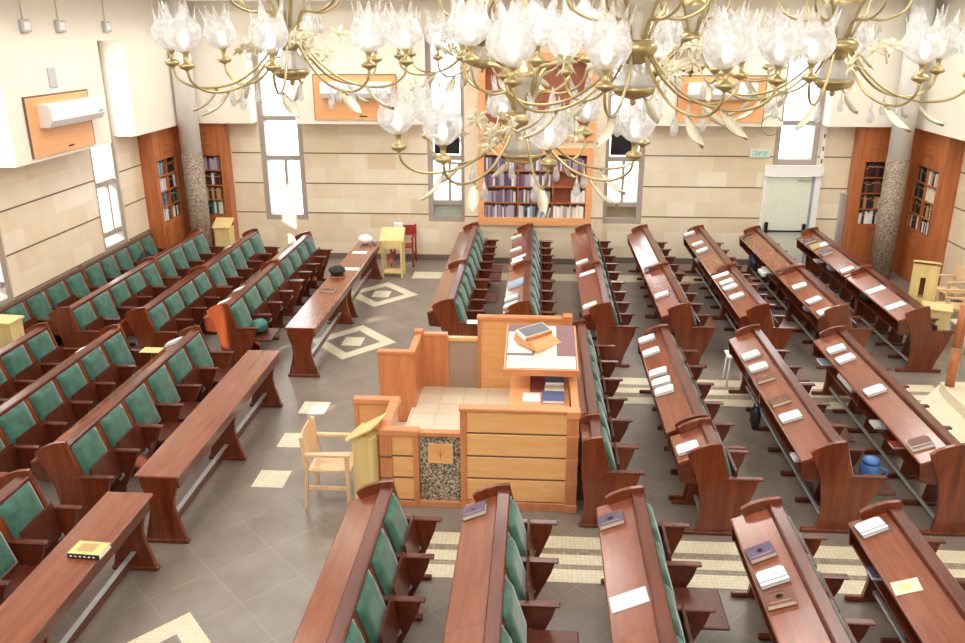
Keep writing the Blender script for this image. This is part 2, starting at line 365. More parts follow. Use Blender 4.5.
# windows: deep taupe frames set into the openings, glass, transoms
def window(i, axis, u0, u1, z0, z1, t, trans, mull=None, dark=None, low=None, fr=.115, sg=1):
    m = MB()
    def B(mb, a, b, c, d, t0=0, t1=.22):
        if axis == 'y': mb.box(a, b, t + t0, t + t1, c, d)
        else: x = sorted((t + sg * t0, t + sg * t1)); mb.box(x[0], x[1], a, b, c, d)
    B(m, u0, u0 + fr, z0, z1); B(m, u1 - fr, u1, z0, z1); B(m, u0 + fr, u1 - fr, z0, z0 + fr); B(m, u0 + fr, u1 - fr, z1 - .12, z1)
    zs = [z0 + fr] + list(trans) + [z1 - .12]
    for z in trans: B(m, u0 + fr, u1 - fr, z - .05, z + .05, .04)
    if mull: u, a, b = mull; B(m, u - .03, u + .03, a, b, .06, .16)
    fo = struct(m.build('window_%d' % i, 'frame'))
    g = MB(); B(g, u0 + fr, u1 - fr, z0 + fr, z1 - .12, .12, .128); g.build('pane', 'glass', fo)
    if dark: d = MB(); B(d, u0 + fr + .03, u1 - fr - .03, dark[0], dark[1], .09, .11); d.build('dark_pane', 'darkpane', fo)
    if low: d = MB(); B(d, u0 + fr, u1 - fr, low[0], low[1], .09, .11); d.build('lower_pane', low[2], fo)
    s_ = MB(); 
    return fo
M['greenpane'] = simple('green_grey_pane', srgb(168, 180, 166), 0.2); M['brownpane'] = simple('brown_grey_pane', srgb(150, 136, 112), 0.2)
window(1, 'y', *WB[0], 18.06, (2.25, 3.1), (-5.57, 1.2, 2.2))
window(2, 'y', *WB[1], 18.06, (1.3, 2.28, 3.16), (-1.93, 1.3, 2.28), (2.36, 3.08), (1.0, 1.24, 'greenpane'))
window(3, 'y', *WB[2], 18.06, (1.3, 2.28, 3.16), (1.84, 1.3, 2.28), (2.36, 3.08), (1.0, 1.24, 'brownpane'))
window(4, 'y', *WB[3], 18.06, (3.06,), None)
j = 5
for sg, WS in ((-1, WL), (1, WR)):
    for w in WS: window(j, 'x', *w, sg * (XW + .03), (2.23, 1.3), (w[0] + .62, 1.3, 2.23), sg=sg); j += 1
# window sills of pale stone
# roller-shutter strap beside the window over the door
st = thing('shutter_strap', 'white perforated shutter strap hanging right of the window over the door', 'strap', (5.93, 17.98, 2.1))
m = MB().box(-.035, .035, -.02, 0, 0, 2.5); m.build('tape', 'white', st)
m = MB()
for q in range(9): m.box(-.016, .016, -.024, -.02, .15 + q * .26, .24 + q * .26)
m.build('slot', 'groove', st)
# emergency door
d = struct(MB().box(4.86, 5.80, 18.0, 18.05, .01, 1.96).build('door_1', 'door'))
MB().box(5.8, 5.86, 18.0, 18.06, .01, 1.96).build('seal', 'bluegrey', d)
m = MB().box(4.96, 5.72, 17.93, 17.955, .775, .81); m.box(4.91, 4.97, 17.92, 18.0, .74, .98); m.box(5.71, 5.77, 17.92, 18.0, .74, .95); m.build('panic_bar', 'darkmetal', d)
m = MB().tube([(5.5, 17.97, 1.9), (5.78, 17.95, 1.9)], .012); m.build('door_closer', 'metal', d)
m = MB().box(4.80, 4.86, 17.97, YB + .1, 0, 1.98); m.box(5.86, 5.98, 17.97, YB + .1, 0, 1.98); m.box(4.78, 6.0, 17.93, YB + .1, 1.98, 2.2); m.build('door_frame', 'white', d)
# exit sign with its writing
def text(name, body, size, parent, loc, rot, mat, ext=.002):
    c = bpy.data.curves.new(name, 'FONT'); c.body = body; c.size = size; c.extrude = ext; c.align_x = 'CENTER'; c.align_y = 'CENTER'; c.materials.append(M[mat])
    tmp = bpy.data.objects.new('tmp', c); COL.objects.link(tmp); bpy.context.view_layer.update()
    me = bpy.data.meshes.new_from_object(tmp.evaluated_get(bpy.context.evaluated_depsgraph_get())); bpy.data.objects.remove(tmp)
    o = bpy.data.objects.new(name, me); COL.objects.link(o); o.location = loc; o.rotation_euler = rot; o.parent = parent; return o
M['green'] = emis('exit_green', srgb(30, 170, 140), .35); M['signwhite'] = simple('sign_white', srgb(232, 244, 236), .4)
s = thing('exit_sign', 'small white exit sign with green Hebrew letters beside the window above the door', 'sign', (4.66, YB, 2.36))
MB().box(-.21, .21, -.05, 0, 0, .17, .005).build('sign_box', 'signwhite', s)
text('lettering', '\u05d4\u05d0\u05d9\u05e6\u05d9', .15, s, (0.0, -.054, .085), (PI / 2, 0, 0), 'green')
# green cable looped beside the window
M['cable'] = simple('green_cable', srgb(70, 150, 120), .5)
pts = [(4.92, 17.592, 4.6), (4.92, 17.592, 3.5), (4.93, 17.592, 3.15)] + [(4.72 + .2 * math.cos(a), 17.592, 3.06 + .2 * math.sin(a)) for a in [R_(30 + 20 * q) for q in range(15)]] + [(4.86, 17.56, 2.98)]
tag(MB().tube(pts, .008, 6).build('green_cable', 'cable'), 'thin green cable hanging in a loop beside the window over the door', 'cable')

# column pair
for sx, lab in ((-7.28, 'round column with white shaft and pebbled lower part by the window-wall bookcase'), (7.17, 'round column with white shaft and pebbled lower part by the bookcase beside the door')):
    c = struct(MB().lathe([(.22, 0), (.22, 2.47)], (sx, 17.2, 0), 28).build('column', 'pebble_col')); c['label'] = lab
    MB().lathe([(.21, 2.47), (.21, 6.9)], (sx, 17.2, 0), 28).build('shaft', 'white', c)

# orange panels with air conditioners
def ac(px0, px1, pz0, pz1, ux0, ux1, uz0, uz1, lab, rotz=0, loc=(0, 0, 0)):
    t = thing('backing_panel', 'orange wood panel behind the air conditioner ' + lab, 'panel', loc, rotz, 'orange panels on the plaster walls')
    MB().box(px0, px1, -.03, 0, pz0, pz1).build('board', 'orange', t)
    m = MB().box(px0 - .01, px1 + .01, -.035, 0, pz1, pz1 + .02); m.box(px0 - .015, px0, -.033, 0, pz0, pz1); m.box(px1, px1 + .015, -.033, 0, pz0, pz1); m.build('edge_strip', 'groove', t)
    MB().box((px0 + px1) / 2 + .08, (px0 + px1) / 2 + .24, -.036, -.03, pz0 + .06, pz0 + .085).build('badge', 'darkmetal', t)
    a = thing('air_conditioner', 'white wall air conditioner ' + lab, 'air conditioner', loc, rotz, 'air conditioners on the orange panels')
    m = MB().prism([(-.03, uz0), (-.03, uz1), (-.19, uz1), (-.235, uz1 - .06), (-.235, uz0 + .1), (-.17, uz0)], ux0, ux1, 'x'); m.build('housing', 'whiteplastic', a)
    MB().prism([(-.05, uz0 + .0), (-.16, uz0 - .004), (-.16, uz0 + .006), (-.05, uz0 + .01)], ux0 + .08, ux1 - .08, 'x').build('louver', 'metal', a)
    MB().box(ux1 - .2, ux1 - .08, -.24, -.234, uz0 + .12, uz0 + .15).build('display', 'bluegrey', a)
ac(-4.68, -2.96, 3.13, 4.03, -4.5, -3.04, 3.58, 3.9, 'between the first two windows of the back wall', loc=(0, YU, 0))
ac(2.80, 4.52, 3.12, 4.02, 2.97, 4.32, 3.58, 3.9, 'beside the window over the door', loc=(0, YU, 0))
# the left-wall one: local x runs along +y of the room
ac(11.97, 13.74, 3.10, 3.97, 12.25, 13.85, 3.52, 3.86, 'on the window-side wall', R_(90), (-XU, 0, 0))
# small square downlights with conduits on the plaster walls
def spot(loc, rotz, lab):
    t = thing('wall_spotlight', lab, 'light', loc, rotz, 'small wall spotlights')
    m = MB().box(-.11, .11, -.06, 0, -.09, .09, .01); m.build('housing', 'metal', t)
    MB().box(-.075, .075, -.064, -.058, -.055, .055).build('lens', 'white', t)
    MB().tube([(0, -.012, .09), (0, -.012, .44)], .012, 6).build('conduit', 'paint', t)
for yy, lab in ((12.31, 'small square wall spotlight over the window-wall air conditioner, nearest of three'), (13.25, 'small square wall spotlight over the window-wall air conditioner, middle of three'), (14.72, 'small square wall spotlight above the tall window recess of the side wall')):
    spot((-XU, yy, 4.97), R_(90), lab)
spot((.48, YU, 5.07), 0, 'small square wall spotlight on the back wall above the bookcase')
t = thing('wall_vent', 'narrow pale grey plate on the plaster above the window-wall air conditioner', 'plate', (-XU, 12.83, 4.22), R_(90))
MB().box(-.11, .11, -.02, 0, -.15, .15, .006).build('cover', 'metal', t)
# ------------------------------------------------------------------ pews
CACHE = {}
def cached(key, fn):
    if key not in CACHE: CACHE[key] = fn()
    return CACHE[key]
def slope(t): return (.03 + .17 * t, .985 - .545 * t)
def cushion_mesh(w):
    def f():
        m = MB(); nu, nv = 8, 12; L = math.hypot(.17, .545); dx, dz = .17 / L, -.545 / L; nx, nz = .545 / L, .17 / L
        vs = []; v0, v1 = .03, .53
        for layer in (0, 1):
            for j in range(nv + 1):
                for i in range(nu + 1):
                    a, b = i / nu, j / nv
                    e = min(1, (a * (1 - a)) * 4 * 2.2) ** .5 * min(1, (b * (1 - b)) * 4 * 2.2) ** .5
                    h = (.012 + .038 * e) if layer else 0
                    s = v0 + (v1 - v0) * b
                    vs.append((.03 + dx * s + nx * h, (a - .5) * w, .985 + dz * s + nz * h))
        N = (nu + 1) * (nv + 1); fs = []
        for j in range(nv):
            for i in range(nu):
                q = (j * (nu + 1) + i, j * (nu + 1) + i + 1, (j + 1) * (nu + 1) + i + 1, (j + 1) * (nu + 1) + i); fs.append(tuple(N + k for k in q)); fs.append(q[::-1])
        per = [i for i in range(nu)] + [nu + j * (nu + 1) for j in range(nv)] + [N - 1 - i for i in range(nu)] + [(nv - j) * (nu + 1) for j in range(nv)]
        for a, b in zip(per, per[1:] + per[:1]): fs.append((a, b, N + b, N + a))
        m.add(vs, fs, True); return m.mesh('cushion', 'velvet')
    return cached(('cu', round(w, 3)), f)
def seat_mesh(w, down):
    def f():
        m = MB()
        if down: m.box(.20, .62, -w / 2, w / 2, .425, .455, .008)
        else: m.prism([(.245, .40), (.27, .41), (.222, .735), (.20, .725)], -w / 2, w / 2)
        return m.mesh('seat', 'top' if False else 'seatwood')
    return cached(('se', round(w, 3), down), f)
def divider_mesh():
    def f():
        m = MB(); m.prism([(.13, .645), (.44, .645), (.415, .55), (.33, .36), (.25, .2), (.235, .05), (.0, .05), (.04, .3), (.11, .5)], -.015, .015)
        m.box(-.19, .36, -.03, .03, 0, .05, .012); return m.mesh('seat_divider', 'wood')
    return cached('div', f)
def arm_mesh():
    return cached('arm', lambda: MB().box(.08, .475, -.032, .032, .645, .672, .009).mesh('armrest', 'wood'))
def hinge_mesh():
    return cached('hin', lambda: MB().tube([(.23, -.02, .33), (.27, 0, .37), (.235, .01, .44)], .014, 6).mesh('hinge', 'metal'))
PANEL = [(-.30, .925), (-.25, .965), (-.17, 1.005), (-.08, 1.035), (.02, 1.05), (.035, 1.045), (.06, .93), (.11, .75), (.135, .672), (.13, .4), (.15, .05), (-.15, .05), (-.125, .2), (-.13, .38), (-.155, .55), (-.19, .67), (-.25, .80)]
ARMP = [(.135, .645), (.43, .645), (.41, .55), (.34, .36), (.27, .2), (.235, .05), (.15, .05), (.13, .4)]
def panel_mesh(narrow):
    def f():
        P = PANEL if not narrow else [(max(x, -.165), z) for x, z in PANEL]
        m = MB(); m.prism(P, -.022, .022); m.prism(ARMP, -.018, .018); m.box(-.30 if not narrow else -.17, .37, -.023, .023, 0, .05, .012); return m.mesh('end_panel', 'woodz')
    return cached(('pan', narrow), f)
def pew(r, y0, y1, n, label, desk=1, states='', bar=True, group=None):
    """row of tip-up seats facing +x; the back carries a sloping book desk for the row behind"""
    t = thing('pew', label, 'pew', (r, y0, 0), 0, group); L = y1 - y0; pt = (L - .05) / n; w = pt - .1
    a, b = .024, L - .024
    # back frame
    m = MB(); m.prism([(.005, .97), (.035, .97), (.20, .42), (.17, .42)], a, b)
    if desk: m.prism([(-.072, .90), (-.05, .90), (-.03, .45), (-.06, .45)], a, b)
    m.build('backrest_frame', 'woodz', t)
    MB().prism([(-.075, .945), (-.075, .992), (-.066, 1.002), (.03, 1.002), (.042, .99), (.042, .962)], a, b).build('top_rail', 'wood', t)
    if desk:
        xd = -.375 if desk == 1 else -.165
        z = lambda x: .79 + (x + .375) * .41 if desk == 1 else .90
        halves = 1 if L < 3.2 else 2
        for q in range(halves):
            c, d = a + (b - a) * q / halves + (.001 if q else 0), a + (b - a) * (q + 1) / halves
            MB().prism([(xd, z(xd)), (xd, z(xd) + .02), (xd + .008, z(xd) + .028), (-.07, z(-.07) + .028), (-.07, z(-.07))], c, d).build('desk_top', 'top', t)
        if desk == 1:
            MB().prism([(-.33, .60), (-.33, .618), (-.055, .618), (-.055, .60)], a, b).build('book_shelf', 'wood', t)
            br = cached('br', lambda: MB().prism([(-.37, .79), (-.075, .91), (-.06, .59), (-.2, .585), (-.345, .60)], -.012, .012).mesh('desk_end', 'wood'))
            for yy in ([.034, L - .034] + ([L / 2] if halves == 2 else [])): inst('desk_end', br, t, (0, yy, 0))
    if bar: MB().box(-.075, -.035, -.0 + a, b, .10, .135, .006).build('foot_bar', 'metal', t)
    pm = panel_mesh(desk == 2)
    for yy in (0.0, L): inst('end_panel', pm, t, (0, yy + (.024 if yy == 0 else -.024), 0))
    for q in range(n):
        yc = .025 + pt * (q + .5)
        inst('back_cushion', cushion_mesh(w), t, (0, yc, 0))
        dn = states[q] == 'd' if q < len(states) else False
        s = inst('seat', seat_mesh(w + .02, dn), t, (0, yc, 0))
        inst('hinge', hinge_mesh(), s, (0, w / 2 + .01, 0))
    for q in range(n + 1):
        yy = .025 + pt * q
        if 0 < q < n: inst('seat_divider', divider_mesh(), t, (0, yy, 0))
        else: yy = .024 if q == 0 else L - .024
        inst('armrest', arm_mesh(), t, (0, yy, 0))
    return t
ORD = ['first', 'second', 'third', 'fourth', 'fifth', 'sixth', 'seventh']
PEWS = {}
# right-hand block under the central bookcase wall
for i, (r, y0, y1) in enumerate([(-1.28, 11.94, 17.32), (-.12, 11.94, 17.28), (1.10, 11.92, 17.32), (2.28, 11.96, 17.32), (3.45, 12.0, 17.34), (4.61, 12.03, 17.34), (5.77, 12.0, 17.28)]):
    nm = 'B%d' % (i + 1); g = 'pews under the bookcase wall'
    row = '%s row from the aisle under the bookcase wall' % ORD[i]
    st = ['duuddu', 'uuuu', 'uuuu', 'uduu', 'ududu', 'uuuuu', 'uuuu'][i]
    PEWS[nm] = (r, y0, y1, row)
    pew(r, y0, 14.30, 4, 'wooden pew, near half, ' + row, 1, st, group=g)
    pew(r, 14.31, y1, 5, 'wooden pew, wall half, ' + row, 1, st[::-1], group=g)
# block beside the bimah
g = 'pews beside the bimah'
pew(.67, 8.10, 11.12, 5, 'long pew with narrow ledge standing tight against the bimah side', 2, 'uuuuu', False, g)
pew(.67, 7.50, 8.09, 1, 'single-seat pew with narrow ledge at the front corner of the bimah', 2, 'u', False, g)
pew(1.81, 8.10, 11.0, 5, 'five-seat pew with five white books, next row after the bimah ledge pew', 1, 'uuuuu', True, g)
pew(1.835, 7.44, 8.06, 1, 'single-seat pew joined askew to the near end of the five-seat pew', 1, 'u', True, g)
pew(3.08, 7.56, 11.08, 6, 'long pew with blue jug on its nearest seat and five books on its desk', 1, 'duduud', True, g)
pew(4.24, 7.58, 11.10, 6, 'long pew beside the cream ark steps with four books on its desk', 1, 'uuuuuu', True, g)
PEWS.update({'M1': (1.81, 8.1, 11.0, 'five-seat pew beside the bimah'), 'M2': (3.08, 7.56, 11.08, 'long pew with the blue jug'), 'M3': (4.24, 7.58, 11.1, 'long pew beside the ark steps')})
# near block in front of the bimah
g = 'pews in front of the bimah'
for i, (r, y1, st, what) in enumerate([(-1.29, 6.57, 'uuuuuu', 'empty sloping desk'), (-.23, 6.58, 'uuuduu', 'one purple-grey book at its far end'), (.965, 6.61, 'uuuudu', 'white paper sheet on its desk'), (2.14, 6.50, 'uuuuuu', 'three books together on its desk'), (3.16, 6.51, 'uuuuuu', 'yellow paper sheet on its desk')]):
    pew(r, 3.1, y1, 6, 'pew before the bimah, %s from the aisle, %s' % (ORD[i], what), 1, st, True, g)
    PEWS['N%d' % (i + 1)] = (r, 3.1, y1, 'near pew, %s row from the aisle' % ORD[i])
# window-side blocks
g = 'pews of the far window-side block'
for i, (r, y0, ym, y1, n0, n1, s0, s1, desk) in enumerate([(-7.93, 11.1, 13.44, 16.17, 4, 5, 'ududd', 'dddud', 0), (-6.92, 11.2, 14.1, 16.38, 5, 4, 'uduud', 'dddd', 1), (-5.78, 11.24, 13.58, 16.44, 4, 5, 'uuuud', 'dddud', 1), (-4.63, 11.5, 14.05, 16.28, 4, 4, 'duuu', 'uuuu', 1)]):
    row = '%s row from the windows in the far block' % ORD[i]
    pew(r, y0, ym - .005, n0, 'green-cushioned pew, near half, ' + row, desk, s0, False, g)
    pew(r, ym + .005, y1, n1, 'green-cushioned pew, far half, ' + row, desk, s1, False, g)
    PEWS['L%d' % (i + 1)] = (r, y0, y1, row)
g = 'pews of the near window-side block'
for i, (r, st) in enumerate([(-6.85, 'uuuuuu'), (-5.79, 'uuuuud'), (-4.66, 'uuddud')]):
    row = '%s visible row from the windows in the near block' % ORD[i]
    pew(r, 7.06, 10.54, 6, 'green-cushioned pew, ' + row, 1, st, False, g); PEWS['LF%d' % (i + 1)] = (r, 7.06, 10.54, row)
pew(-4.70, 3.1, 6.55, 6, 'green-cushioned pew in the near corner behind the bench with a yellow book', 1, 'uuuudu', False, g)

# trestle desks along the central aisle
def trestle(x0, x1, y0, y1, label, legs, joints=0):
    t = thing('reading_desk', label, 'desk', ((x0 + x1) / 2, y0, 0), 0, 'long trestle desks along the aisle'); h = (x1 - x0) / 2; L = y1 - y0
    for q in range(joints + 1):
        a, b = L * q / (joints + 1), L * (q + 1) / (joints + 1) - (.003 if q < joints else 0)
        m = MB().box(-h, h, a, b, .752, .785, .008); m.build('desk_top', 'top', t)
    MB().box(h - .05, h - .028, .05, L - .05, .63, .752).build('apron', 'wood', t)
    prof = [(-h + .03, .752), (-h + .035, .68), (-h + .09, .5), (-h + .10, .4), (-h + .08, .28), (-h + .04, .14), (-h + .02, .05), (h - .02, .05), (h - .04, .14), (h - .08, .28), (h - .10, .4), (h - .09, .5), (h - .035, .68), (h - .03, .752)]
    for yy in legs:
        m = MB().prism(prof, yy, yy + .045); m.box(-h - .005, h + .005, yy - .01, yy + .055, 0, .05, .01); m.build('trestle_leg', 'woodz', t)
    for a, b in zip(legs, legs[1:]):
        m = MB().box(-.01, .035, a + .045, b, .12, .205); m.box(-.012, .037, a + .045, b, .205, .215, mi=1); m.build('foot_rail', ['wood', 'metal'], t)
    return t
trestle(-3.67, -3.2, 11.24, 16.55, 'long dark trestle desk ending by the back wall with a black bag on it', (.0, 2.38, 2.75, 5.2), 1)
trestle(-3.90, -3.45, 6.93, 10.33, 'bare trestle desk beside the three cream floor squares', (.03, 1.75, 3.25))
trestle(-4.01, -3.56, 3.2, 6.63, 'near trestle desk with a yellow book lying on it', (.05, 1.7, 3.3))

# ------------------------------------------------------------------ bimah (raised reading platform)
bt = thing('bimah', 'raised orange wood reading platform with pebble mosaic panel in its front', 'bimah', (0, 0, 0))
yf = 7.80
MB().box(-1.53, .42, yf + .09, 10.12, .0, .40).build('platform_floor', 'beige_tile', bt)
m = MB().box(-2.0, -1.54, 8.64, 9.44, 0, .2); m.build('entry_step', 'beige_tile', bt)
# front panel of four planks
ZP = [.06, .10, .375, .64, .91, 1.16]
m = MB()
for a, b in zip(ZP[1:], ZP[2:]): m.box(-.69, .36, yf - .005, yf + .06, a + .012, b - .012, .004)
m.build('front_panel', 'oak', bt)
MB().box(-.70, .36, yf + .01, yf + .055, .05, 1.17).build('front_backing', 'groove', bt)
MB().box(-.76, -.69, yf - .012, yf + .08, .0, 1.16, .004).build('front_stile', 'oakz', bt)
MB().box(-.69, .36, yf - .012, yf + .06, .0, .1, .004).build('front_plinth', 'oakz', bt)
MB().box(-.77, .36, yf - .02, yf + .09, 1.16, 1.20, .008).build('front_rail', 'oakx', bt)
m = MB()
for q in range(4): m.box(.365 + q * .029, .39 + q * .029, yf - .03, yf + .09, .1, 1.14)
m.box(.36, .48, yf - .02, yf + .09, .08, 1.14); m.build('fluted_pilaster', 'oakz', bt)
m = MB().box(.35, .49, yf - .04, yf + .1, 0, .1, .006); m.box(.35, .49, yf - .04, yf + .1, 1.12, 1.2, .006)
for z in ZP[2:5]: m.box(.355, .485, yf - .034, yf + .09, z - .012, z + .012)
m.build('pilaster_blocks', 'oakx', bt)
# mosaic panel with plaque
MB().box(-1.2, -.76, yf + .03, yf + .08, .07, .85).build('mosaic_panel', 'pebble', bt)
MB().box(-1.22, -.76, yf, yf + .09, .85, .90, .006).build('mosaic_top_rail', 'oakz', bt)
MB().box(-1.22, -.76, yf, yf + .09, .0, .07, .004).build('mosaic_bottom_rail', 'oakx', bt)
pq = MB().box(-1.11, -.84, yf + .015, yf + .03, .53, .76, .003).build('plaque', 'oak', bt)
m = MB().box(-.98, -.97, yf + .012, yf + .015, .58, .71)
for q in (-1, 1): m.tube([(-.975, yf + .013, .62 + .0), (-.975 + q * .045, yf + .013, .69)], .004, 6)
m.build('plaque_emblem', 'oakz', pq)
# left front panel of three planks
m = MB()
for a, b in ((.09, .34), (.365, .60), (.625, .85)): m.box(-1.49, -1.26, yf - .002, yf + .05, a, b, .004)
m.build('side_front_panel', 'oak', bt)
MB().box(-1.5, -1.26, yf + .01, yf + .045, .05, .86).build('side_front_backing', 'groove', bt)
MB().box(-1.265, -1.205, yf - .012, yf + .08, 0, .88, .004).build('front_stile', 'oakz', bt)
m = MB().box(-1.62, -1.49, yf - .02, yf + .1, 0, .86, .004)
m.build('fluted_pilaster', 'oakz', bt)
m = MB()
for z in (.35, .61): m.box(-1.625, -1.49, yf - .024, yf + .1, z - .012, z + .012)
m.build('pilaster_band', 'groove', bt)
MB().box(-1.5, -1.2, yf - .01, yf + .06, 0, .07, .004).build('front_plinth', 'oakz', bt)
MB().box(-1.63, -1.2, yf - .025, yf + .09, .86, .93, .008).build('side_front_rail', 'oakx', bt)
# left wing
MB().box(-1.6, -1.55, yf + .1, 8.56, 0, .86).build('wing_panel', 'oakz', bt)
MB().box(-1.63, -1.52, yf + .09, 8.64, .86, .93, .008).build('wing_rail', 'oakx', bt)
m = MB().box(-2.02, -1.6, 8.56, 8.62, 0, .86); m.build('return_panel', 'oak', bt)
m = MB().box(-2.05, -2.0, 8.545, 8.64, 0, .87); m.build('return_stile', 'oakz', bt)
MB().box(-2.06, -1.63, 8.53, 8.64, .86, .93, .008).build('return_rail', 'oakx', bt)
# rear left walls
MB().box(-1.90, -1.48, 9.46, 9.52, 0, 1.12).build('rear_side_panel', 'oakz', bt)
m = MB().box(-1.93, -1.88, 9.45, 9.53, 0, 1.12); m.build('rear_side_stile', 'oakz', bt)
MB().box(-1.94, -1.47, 9.44, 9.54, 1.12, 1.16, .006).build('rear_side_rail', 'oakx', bt)
MB().box(-1.54, -1.48, 9.52, 10.12, 0, 1.12).build('rear_wing_panel', 'oakz', bt)
MB().box(-1.56, -1.47, 9.54, 10.1, 1.12, 1.16, .006).build('rear_wing_rail', 'oakx', bt)
MB().box(-1.57, -1.46, 10.08, 10.2, 0, 1.2, .006).build('rear_corner_post', 'oakz', bt)
MB().box(-1.48, -1.16, 10.12, 10.18, 0, 1.12).build('rear_panel', 'oakz', bt)
MB().box(-1.46, -1.14, 10.1, 10.2, 1.12, 1.16, .006).build('rear_rail', 'oakx', bt)
MB().box(-1.16, -1.125, 10.1, 10.19, .0, 1.12).build('rear_post', 'oakz', bt)
MB().box(-1.125, -.72, 10.13, 10.16, .0, 1.06).build('taupe_panel', 'taupe', bt)
MB().box(-1.125, -.74, 10.1, 10.19, 1.06, 1.11, .006).build('taupe_panel_rail', 'oak', bt)
MB().box(-.74, -.70, 10.1, 10.2, 0, 1.36).build('tall_stile', 'oakz', bt)
MB().box(-.70, .40, 10.12, 10.18, 0, 1.36).build('tall_panel', 'oak', bt)
MB().box(-.75, .36, 10.09, 10.21, 1.36, 1.41, .008).build('tall_rail', 'oakx', bt)
MB().box(.36, .48, 10.07, 10.22, 0, 1.44, .006).build('tall_post', 'oakz', bt)
MB().box(.43, .47, yf + .09, 10.08, 0, 1.14).build('side_panel', 'oak', bt)
MB().box(.40, .485, yf + .1, 10.07, 1.14, 1.18, .006).build('side_rail', 'oakx', bt)
# book cupboard and tilted reading table on the platform
t = thing('book_cupboard', 'low orange cupboard under the reading table inside the bimah', 'cupboard', (.08, 8.1, .4))
MB().box(-.33, .31, .0, 1.0, 0, .62, .006).build('carcass', 'orange', t); MB().box(-.345, .318, -.008, 1.01, .62, .65, .006).build('cupboard_top', 'orange', t)
MB().box(-.338, -.33, .05, .95, .05, .6).build('cupboard_door', 'oakz', t)
t = thing('reading_table', 'tilted reading table top covered by cream and purple cloths on the bimah', 'table', (.08, 9.12, 1.365))
til = Matrix.Rotation(R_(8), 4, 'X')
m = MB().box(-.42, .42, -.55, .55, -.03, .03, .008); m.xf(til); m.build('table_top', 'orange', t)
m = MB().box(-.43, .43, -.565, -.545, -.035, .045); m.xf(til); m.build('front_lip', 'oakx', t)
m = MB().box(-.07, .07, -.1, .45, -.965, -.02); m.build('pedestal', 'oakz', t)
def onT(x, y, z=.031): v = til @ Vector((x, y, z)); return (v.x + .08, v.y + 9.12, v.z + 1.365)
TR = (R_(8), 0, 0)
M['purplecloth'] = simple('faded_purple_cloth', srgb(152, 118, 124), .9); M['creamcloth'] = simple('cream_cloth', srgb(244, 240, 222), .85, var=.05, scale=20)
tag(MB().box(-.40, .40, -.53, .54, 0, .003).build('table_cloth', 'purplecloth', None, onT(0, 0, .032), TR), 'faded purple cloth spread over the tilted reading table', 'cloth')
tag(MB().box(-.39, .39, -.52, -.24, 0, .004).build('cloth_band', 'creamcloth', None, onT(0, 0, .036), TR), 'cream cloth band along the near edge of the reading table', 'cloth')
tag(MB().box(-.39, -.1, -.18, .34, 0, .004).build('paper_sheet', 'paper', None, onT(0, 0, .036), TR), 'large white sheet at the aisle end of the reading table', 'paper')
tag(MB().box(-.08, .18, -.23, .5, 0, .004).build('cloth_runner', 'creamcloth', None, onT(0, 0, .036), TR), 'cream cloth running under the book stand on the reading table', 'cloth')
t = thing('book_stand', 'orange wooden book stand holding a grey board on the reading table', 'book stand', onT(-.06, .1, .041)); t.rotation_euler = (R_(7), R_(2), R_(48))
m = MB().prism([(-.22, 0), (.16, 0), (.16, .13), (.13, .13), (-.22, .03)], -.22, .2, 'x'); m.build('stand_body', 'orange', t)
m = MB().box(-.22, .2, -.06, -.03, .085, .115); m.build('stand_ledge', 'oakz', t)
m = MB().box(-.24, .22, -.0, .17, .07, .12, .006); m.xf(Matrix.Rotation(R_(15), 4, 'X')); m.build('board', 'whiteplastic', t)
m = MB().box(-.22, .2, .012, .155, .12, .123); m.xf(Matrix.Rotation(R_(15), 4, 'X')); m.build('board_face', 'slate', t)

# ------------------------------------------------------------------ books
def book_mesh(w, d, h, cover, page='paper', face=None):
    """lying book: cover boards and spine (material 0), page block (1), top face (2)"""
    def f():
        m = MB(); b = .004
        m.box(-w / 2, w / 2, -d / 2, d / 2, 0, b); m.box(-w / 2, w / 2, -d / 2, d / 2, h - b, h)
        m.box(-w / 2, w / 2, d / 2 - b, d / 2, b, h - b)
        m.box(-w / 2 + .006, w / 2 - .006, -d / 2 + .006, d / 2 - b, b, h - b, mi=1)
        c = .03; z = h + .001
        m.add([(-w / 2 + .004, -d / 2 + .05, z), (w / 2 - .004, -d / 2 + .05, z), (w / 2 - .004, d / 2 - c, z), (w / 2 - c, d / 2 - .002, z), (-w / 2 + c, d / 2 - .002, z), (-w / 2 + .004, d / 2 - c, z)], [(0, 1, 2, 3, 4, 5)], mi=2)
        if face: m.add([(-w / 2 + .004, -d / 2 + .003, z), (w / 2 - .004, -d / 2 + .003, z), (w / 2 - .004, -d / 2 + .038, z), (-w / 2 + .004, -d / 2 + .038, z)], [(0, 1, 2, 3)], mi=2)
        elif cover in ('purple', 'brown', 'yellow'):
            m.add([(-.035, 0, z), (0, -.03, z), (.035, 0, z), (0, .03, z)], [(0, 1, 2, 3)], mi=3)
            for q in (-1, 1): m.box(-w * .36, w * .36, q * d * .33 - .003, q * d * .33 + .003, h, h + .001, mi=3)
        return m.mesh('book', [cover, page, face or cover, 'lilac' if cover == 'purple' else 'tan'])
    return cached(('bk', w, d, h, cover, page, face), f)
def bookcol(key, c, rough=.45):
    M[key] = simple('cover_' + key, c, rough, var=.05); return key
